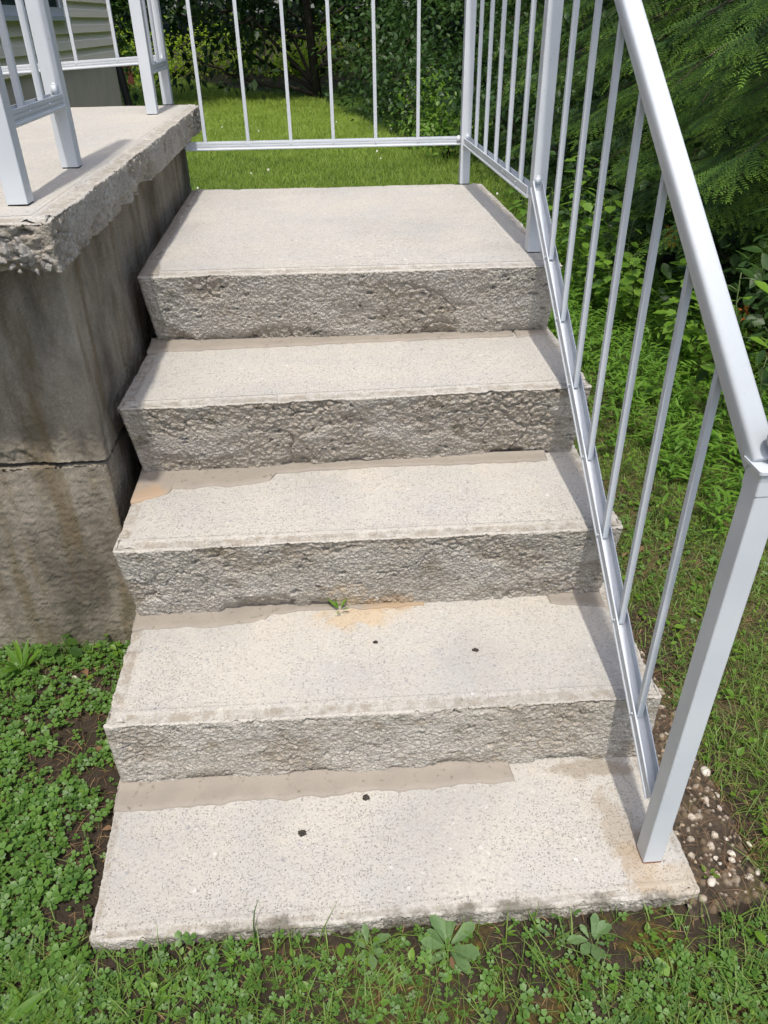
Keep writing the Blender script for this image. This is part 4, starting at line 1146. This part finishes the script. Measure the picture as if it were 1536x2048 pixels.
# ------------------------------------------------------------------ hedge, hemlocks, trees
def bush(name, label, cat, c, r, n, s, T, mat, group=None, stems=5, surf=.55, stemmat=None, zmin=.02):
    """an uneven shrub: leaves gathered on many small twig ends inside an ellipsoid"""
    c, r = np.asarray(c, float), np.asarray(r, float)
    b0 = (c[0], c[1], float(gz(c[0], c[1])))
    t = tag(empty(name, b0), label, cat, group)
    nc = max(14, n // 45)
    u = unit(nc, -.75, 1) * (surf + (1 - surf) * rng.random(nc) ** .5)[:, None]
    lob = .75 + .5 * fbm(u[:, 0] * 2 + c[0] * 3, u[:, 1] * 2 + u[:, 2] * 2.3 + c[1] * 3, 7)
    cc = c + u * r * lob[:, None]
    k = rng.integers(0, nc, n)
    off = rng.normal(0, 1, (n, 3)) * (s * 1.7 + .05 * r.mean())
    p = cc[k] + off
    ok = p[:, 2] > gz(p[:, 0], p[:, 1]) + zmin
    p, k = p[ok], k[ok]; n = len(p)
    out = (p - c) / r; out /= np.linalg.norm(out, axis=1)[:, None] + 1e-6
    d = out * .7 + unit(n) * .8 + np.array([0, 0, -.25])
    R = frames(d, np.array([[0, 0, 1.]]) * .9 + out * .5 + .5 * unit(n))
    cl = rng.random(nc)
    leaf_obj('crown', [inst(T, p, R, s * rng.uniform(.6, 1.25, n), np.clip(.55 * cl[k] + .45 * rng.random(n), 0, 1))], mat, t)
    m = MB()
    for i in range(stems):
        e = cc[rng.integers(nc)]
        a = np.array(b0) + (rng.normal(0, .06), rng.normal(0, .06), -.05)
        mid = a * .5 + e * .5 + rng.normal(0, .08, 3)
        m.tube([a, a * .6 + mid * .4 + (0, 0, .1), mid, e], np.array([1, .8, .6, .25]) * (.008 + .012 * r[2] / 1.5), 5)
    m.build('stems', stemmat or BARK, t, smooth=True)
    return t
HG = 'shrubs of the hedge along the right of the lawn'
bushes = [  # x, y, z, rx, ry, rz, n, leaf, mat, label
    (2.75, 1.7, .25, .55, .5, .42, 1100, .075, MIDL, 'dark broad-leaved shrub behind the handrail at the right edge'),
    (2.75, 2.5, .22, .55, .55, .36, 1100, .07, MIDL, 'broad-leaved shrub behind the lower balusters'),
    (2.75, 3.4, .22, .55, .6, .38, 1100, .07, MIDL, 'leafy shrub behind the middle balusters'),
    (2.75, 4.4, .25, .55, .6, .42, 1200, .065, MIDL, 'leafy shrub behind the landing railing'),
    (2.85, 5.5, .35, .6, .7, .5, 1300, .07, DARKL, 'dark shrub beyond the landing corner post'),
    (2.85, 6.8, .7, .7, .8, 1.0, 1700, .07, MIDL, 'hedge shrub right of the lawn beyond the corner post'),
    (2.75, 8.2, .7, .7, .8, 1.0, 1700, .075, MIDL, 'hedge shrub where the lawn narrows'),
    (2.35, 9.6, .65, .6, .7, .9, 1900, .07, MIDL, 'leafy shrub beside the narrowing lawn seen between back balusters'),
    (1.85, 11.2, .7, .6, .8, 1.0, 2000, .08, MIDL, 'leafy shrub at the bend of the lawn edge'),
    (1.55, 13.2, .75, .65, .9, 1.1, 2000, .09, MIDL, 'vine covered shrub near the far dark tree')]
for x, y, z, rx, ry, rz, n, s, mt, lb in bushes:
    bush('hedge_shrub', lb, 'shrub', (x, y, z), (rx, ry, rz), n, s, TL_OV, mt, HG)
bush('weedy_shrub', 'small pale weedy shrub at the lawn edge behind the last back baluster', 'shrub', (1.72, 9.35, .35), (.34, .35, .4), 700, .06, TL_OV, BRIGHT, None, 6, .3, TWIG)
bush('weedy_shrub', 'low pale bramble at the lawn edge left of the corner post', 'bramble', (1.98, 8.3, .22), (.3, .35, .3), 500, .055, TL_OV, BRIGHT, None, 6, .3, TWIG)
for x, y, rx, lb in ((-3.9, 20.5, 1.1, 'sunlit yellow-green shrub at the far left end of the lawn'), (-2.3, 20.6, 1.1, 'sunlit yellow-green shrub seen between the first two back balusters'),
                     (-.6, 20.2, 1.0, 'sunlit yellow-green shrub behind the dark tree trunk'), (.6, 20.0, .9, 'sunlit yellow-green shrub right of the dark tree trunk')):
    bush('sunny_shrub', lb, 'shrub', (x, y, .35), (rx, .7, .75), 1700, .10, TL_OV, FERN, 'sunlit shrubs behind the lawn', 4, .5)

# hemlock sprays
def spray_T(L=.30, nside=13, seed=0, needles=8, nl=.016):
    r = np.random.default_rng(seed); V, F, tp = [], [], []
    def twig(a, b, w):
        a, b = np.array(a), np.array(b); d = b - a; s = np.cross(d, (0, 0, 1.)); s = s / (np.linalg.norm(s) + 1e-9) * w
        n = len(V); V.extend([a - s, a + s, b]); tp.extend([0, 0, .1]); F.append((n, n + 1, n + 2))
    def needle(a, d, l, w, t):
        s = np.cross(d, (0, 0, 1.)); s = s / (np.linalg.norm(s) + 1e-9) * w
        n = len(V); V.extend([a - s * .6, a + s * .6, a + d * l * .6 + s, a + d * l * .6 - s, a + d * l]); tp.extend([t] * 5)
        F.extend([(n, n + 1, n + 2), (n, n + 2, n + 3), (n + 3, n + 2, n + 4)])
    dro = lambda y: -.22 * (y / L) ** 2 * L
    twig((0, 0, 0), (0, L * .5, dro(L * .5)), .0018); twig((0, L * .45, dro(L * .45)), (0, L, dro(L)), .0012)
    def twiglet(a, b, k, t0, t1):
        a, b = np.array(a), np.array(b); twig(a, b, .0008)
        d = (b - a) / np.linalg.norm(b - a); s = np.cross(d, (0, 0, 1.)); s /= np.linalg.norm(s)
        for q in range(k):
            f = (q + .6) / k; c = a + (b - a) * f; l = nl * (1.1 - .5 * f) * r.uniform(.8, 1.2)
            for sg in (-1, 1):
                dd = d * .45 + s * sg + np.array((0, 0, r.uniform(-.15, .2))); dd /= np.linalg.norm(dd)
                needle(c, dd, l, .0019, np.clip(t0 + (t1 - t0) * f + r.uniform(-.08, .08), 0, 1))
        needle(b, d, nl * .8, .0012, t1)
    for k in range(nside):
        f = .08 + .86 * k / nside; y = L * f; ln = L * (.50 * (1 - f) + .09) * r.uniform(.75, 1.2)
        sg = -1 if k % 2 else 1
        d = np.array((sg * .75, .72, 0)); d /= np.linalg.norm(d)
        a = np.array((0, y, dro(y))); b = a + d * ln + np.array((0, 0, -.30 * ln))
        twiglet(a, b, max(4, int(needles * ln / .09)), .05 + .2 * f, .55 + .35 * f)
        if ln > .09:
            c = a + (b - a) * .45; e = c + (d * .5 + np.array((-sg * .35, .5, -.2))) * ln * .45
            twiglet(c, e, max(3, int(needles * .4)), .15, .7)
    twiglet((0, L * .86, dro(L * .86)), (0, L * 1.06, dro(L) - .015), 7, .5, 1.0)
    return np.array(V, float), np.array(F), np.array(tp)
SPR = [spray_T(.30, 13, s) for s in range(3)]
SPR_LO = [spray_T(.34, 8, 9, 5, .020)]
def hemlock(label, x, y, h, branches, tmpl, trunk_r=.07, name='hemlock_tree', mat=HEML):
    """branches: list of (height, azimuth, length, droop, nsprays)"""
    z0 = float(gz(x, y))
    t = tag(empty(name, (x, y, z0)), label, 'tree')
    m = MB(); m.tube([(x, y, z0 - .1), (x + .03, y, z0 + h * .4), (x, y + .03, z0 + h)], [trunk_r, trunk_r * .7, trunk_r * .12], 9); m.build('trunk', BARK, t, smooth=True)
    wood, pos, dr, sc, tip = MB(), [], [], [], []
    for hb, az, Lb, dp, ns in branches:
        a = np.array((x, y, z0 + hb)); hd = np.array((math.cos(az), math.sin(az), 0.)); sd = np.array((-hd[1], hd[0], 0))
        f = np.linspace(0, 1, 9)
        pts = a + hd * (Lb * f)[:, None] + np.array((0, 0, 1.)) * (Lb * (.18 * f - (.18 + dp) * f ** 2))[:, None] + sd * (.05 * np.sin(f * 5 + hb * 9))[:, None] * Lb
        wood.tube(pts, np.linspace(.009, .0012, 9) * (Lb / 1.2), 5)
        for k in range(ns):
            q = .30 + .70 * (k + rng.random()) / ns; i = min(int(q * 8), 7); c = pts[i] + (pts[i + 1] - pts[i]) * (q * 8 - i)
            sg = 1 if k % 2 else -1
            d = hd * (.62 + .5 * q) + sd * sg * rng.uniform(.5, 1.0) * (1.05 - .6 * q) + np.array((0, 0, -rng.uniform(.15, .65)))
            pos.append(c); dr.append(d); sc.append(rng.uniform(.7, 1.1) * (1.1 - .35 * q) * min(1.15, .55 + .4 * Lb) * 1.25)
        pos.append(pts[-1]); dr.append(hd + (0, 0, -.3)); sc.append(.8)
    wood.build('branches', TWIG, t, smooth=True)
    pos, dr, sc = np.array(pos), np.array(dr), np.array(sc)
    up = np.array([[0, 0, 1.]]) + .18 * unit(len(pos)); parts = []
    which = rng.integers(0, len(tmpl), len(pos))
    for w_ in range(len(tmpl)):
        s_ = which == w_
        if s_.any(): parts.append(inst(tmpl[w_], pos[s_], frames(dr[s_], up[s_]), sc[s_]))
    leaf_obj('crown', parts, mat, t)
    return t
def brs(n, hlo, hhi, azc, azs, Llo, Lhi, ns, dlo=.15, dhi=.4):
    return [(rng.uniform(hlo, hhi), azc + rng.uniform(-azs, azs), rng.uniform(Llo, Lhi), rng.uniform(dlo, dhi), ns) for _ in range(n)]
hemlock('near hemlock with drooping bright-tipped sprays right of the handrail', 3.45, 2.9, 5.5,
        brs(26, .75, 1.7, PI + .25, .8, 1.05, 1.6, 13, .1, .35) + brs(8, 1.7, 2.6, PI, 1.4, .6, .9, 7) + brs(6, .8, 2.5, 0, 1.2, .8, 1.2, 6), SPR)
hemlock('dark hemlock behind the stair balusters', 3.75, 4.9, 6, brs(28, .6, 1.9, PI + .25, .9, 1.2, 2.0, 13) + brs(6, 1.8, 3.2, PI, 1.4, .7, 1.2, 7), SPR)
hemlock('shaded hemlock beyond the landing railing', 3.9, 7.6, 6.5, brs(34, .7, 2.4, PI + .35, 1.0, 1.3, 2.2, 12), SPR_LO, .09)
hemlock('tall hemlock standing in the dark behind the hedge', 4.2, 10.8, 7, brs(34, .6, 2.6, PI + .5, 1.0, 1.5, 2.6, 12), SPR_LO, .1)

def broad_tree(label, x, y, h, tr, limbs, nleaf, s, mat, crown_lo, crown_r, name='broadleaf_tree', lean=(0, 0)):
    z0 = float(gz(x, y)); t = tag(empty(name, (x, y, z0)), label, 'tree')
    m = MB(); top = np.array((x + lean[0], y + lean[1], z0 + h))
    m.tube([(x, y, z0 - .1), (x + lean[0] * .1, y, z0 + h * .25), (x + lean[0] * .5, y + lean[1] * .5, z0 + h * .6), top], [tr, tr * .75, tr * .5, tr * .1], 9)
    m.build('trunk', BARK, t, smooth=True)
    m = MB(); ends = []
    for hb, az, L, rise in limbs:
        a = np.array((x, y, z0 + hb)); hd = np.array((math.cos(az), math.sin(az), 0))
        f = np.linspace(0, 1, 8)
        pts = a + hd * (L * f)[:, None] + np.array((0, 0, 1.)) * (L * rise * f - L * .35 * rise * f ** 3)[:, None] + rng.normal(0, .05 * L, (8, 3)) * f[:, None]
        m.tube(pts, np.linspace(tr * .5, tr * .05, 8), 6)
        for i in (4, 5, 6, 7):
            ends.append(pts[i])
            e = pts[i] + unit(1)[0] * L * .3
            m.tube([pts[i], (pts[i] + e) / 2 + rng.normal(0, .03, 3), e], [tr * .12, tr * .08, tr * .03], 4); ends.append(e)
    m.build('branches', BARK, t, smooth=True)
    k = rng.integers(0, len(ends), nleaf // 3); p1 = np.array(ends)[k] + rng.normal(0, 1, (len(k), 3)) * .28
    n2 = nleaf - len(k); u = unit(n2) * (rng.random(n2) ** .4)[:, None]
    p2 = np.array((x + lean[0], y + lean[1], (z0 + h + crown_lo) / 2)) + u * np.array((crown_r, crown_r, (h - crown_lo) / 2 + .4))
    p = np.concatenate([p1, p2]); n = len(p)
    d = unit(n) * .8 + np.array([0, 0, -.4])
    leaf_obj('crown', [inst(TL_CHEAP, p, frames(d, np.array([[0, 0, 1.]]) + .6 * unit(n)), s * rng.uniform(.6, 1.4, n))], mat, t)
    return t
LB = lambda n, lo, hi, a0, a1, l0, l1, r0, r1: [(rng.uniform(lo, hi), rng.uniform(a0, a1), rng.uniform(l0, l1), rng.uniform(r0, r1)) for _ in range(n)]
broad_tree('dark multi-limbed tree with low arching branches at the far side of the lawn', .45, 16.4, 6.5, .10,
           [(.05, PI + .1, 2.8, .30), (.1, PI - .2, 2.4, .60), (.15, PI + .4, 1.8, 1.1), (.2, .4, .9, 2.0), (.1, PI, .8, 2.4), (.7, .3, 1.6, .6), (.5, -.3, 1.4, .4), (1.0, PI, 2.6, .3), (1.2, PI - .5, 2.4, .5), (1.2, 0, 2, .5)] + LB(8, 1.6, 3.5, 0, 6.3, 1.5, 2.5, .3, .8),
           9000, .16, DARKL, 1.7, 2.6, lean=(-1.2, .3))
broad_tree('dark tree at the left end of the lawn beyond the house corner', -3.6, 15.2, 6, .13, LB(12, .8, 3, 0, 6.3, 1.2, 2.0, .1, .7), 9000, .15, DARKL, 1.2, 2.0)
bush('tall_shrub', 'dark upright shrub beyond the house corner with a few lit leaves', 'shrub', (-3.0, 13.4, 1.1), (.55, .6, 1.3), 2600, .09, TL_OV, MIDL, None, 5)
bush('dark_shrub', 'low dark shrub under the tree at the left end of the lawn', 'shrub', (-4.6, 17.5, .6), (1.0, .8, .9), 2000, .10, TL_OV, DARKL, None, 5)
broad_tree('tall tree closing the wood behind the hedge on the right', 5.2, 6.2, 8, .18, LB(12, 1, 4, 0, 6.3, 1.5, 2.8, .2, .8), 12000, .20, DARKL, 1.0, 2.8)
broad_tree('tall tree in the wood behind the bend of the lawn', 3.9, 13.6, 8, .2, LB(12, 1, 4, 0, 6.3, 1.5, 2.8, .2, .8), 12000, .20, DARKL, .8, 2.8)
broad_tree('tall tree at the right behind the near hemlock', 5.6, 2.6, 8, .18, LB(12, 1, 4, 0, 6.3, 1.5, 2.8, .2, .8), 12000, .20, DARKL, .6, 2.6)
# the wood behind everything, one mass
def wood(n, x0, x1, y0, y1, z1, s):
    x, y = rng.uniform(x0, x1, n), rng.uniform(y0, y1, n)
    p = np.stack([x, y, gz(x, y) + rng.random(n) ** 1.1 * z1], 1); d = unit(n)
    return inst(TL_CHEAP, p, frames(d, np.array([[0, 0, 1.]]) + .7 * unit(n)), s * rng.uniform(.6, 1.5, n))
tag(leaf_obj('woodland', [wood(12000, -14, 8, 24, 30, 7, .40), wood(7000, 6.2, 10, -1, 24, 7, .36), wood(5000, 3.2, 6.5, 15.5, 24, 6, .30), wood(2500, 3.0, 6.0, -.2, 1.3, 3, .14), wood(4500, 3.3, 6.2, 1.2, 15, 2.2, .16)], DARKL),
    'dense dark woodland closing the view behind the lawn and hedge', 'woodland', None, 'stuff')

# small things half hidden by the hedge
t = tag(empty('amber_object', (2.42, 3.32, float(gz(2.42, 3.32)))), 'amber-paned black object glimpsed through the hedge between the sixth and seventh balusters', 'unidentified')  # unidentified amber glint; the black case and panes are made up
z = float(gz(2.42, 3.32))
m = MB(); m.box(2.385, 2.455, 3.29, 3.35, z, z + .24); m.build('body', BLACKM, t)
m = MB(); m.box(2.378, 2.462, 3.283, 3.357, z + .36, z + .385); m.build('lid', BLACKM, t)
m = MB(); m.box(2.39, 2.45, 3.295, 3.345, z + .24, z + .36); m.build('amber_pane', AMBER, t)
m = MB()
for dx in (0, .0316, .0632): m.box(2.387 + dx * .95, 2.391 + dx * .95, 3.2905, 3.2945, z + .24, z + .36)
for dz in (.04, .08): m.box(2.387, 2.453, 3.2900, 3.2940, z + .24 + dz, z + .244 + dz)
m.build('grille', BLACKM, t)
d = tag(empty('dead_sprig', (2.2, 1.98, .25)), 'rusty red dead sprig caught in the shrub right of the handrail', 'dead sprig')
for k in range(9): put_leaf(d, np.array((2.2, 1.98, .27)) + rng.normal(0, .022, 3), unit(1)[0], .035, 'rust', TL_OV, REDL)
f = tag(empty('low_fence', (-4.4, 19.2, .5)), 'dark red wooden fence low behind the house corner', 'fence')
zf = float(gz(-4.4, 19.2))
for k in range(9):
    m = MB(); m.box(-5.1 + k * .16, -4.96 + k * .16, 19.2, 19.23, zf, zf + .62); m.build('board', REDWOOD, f)
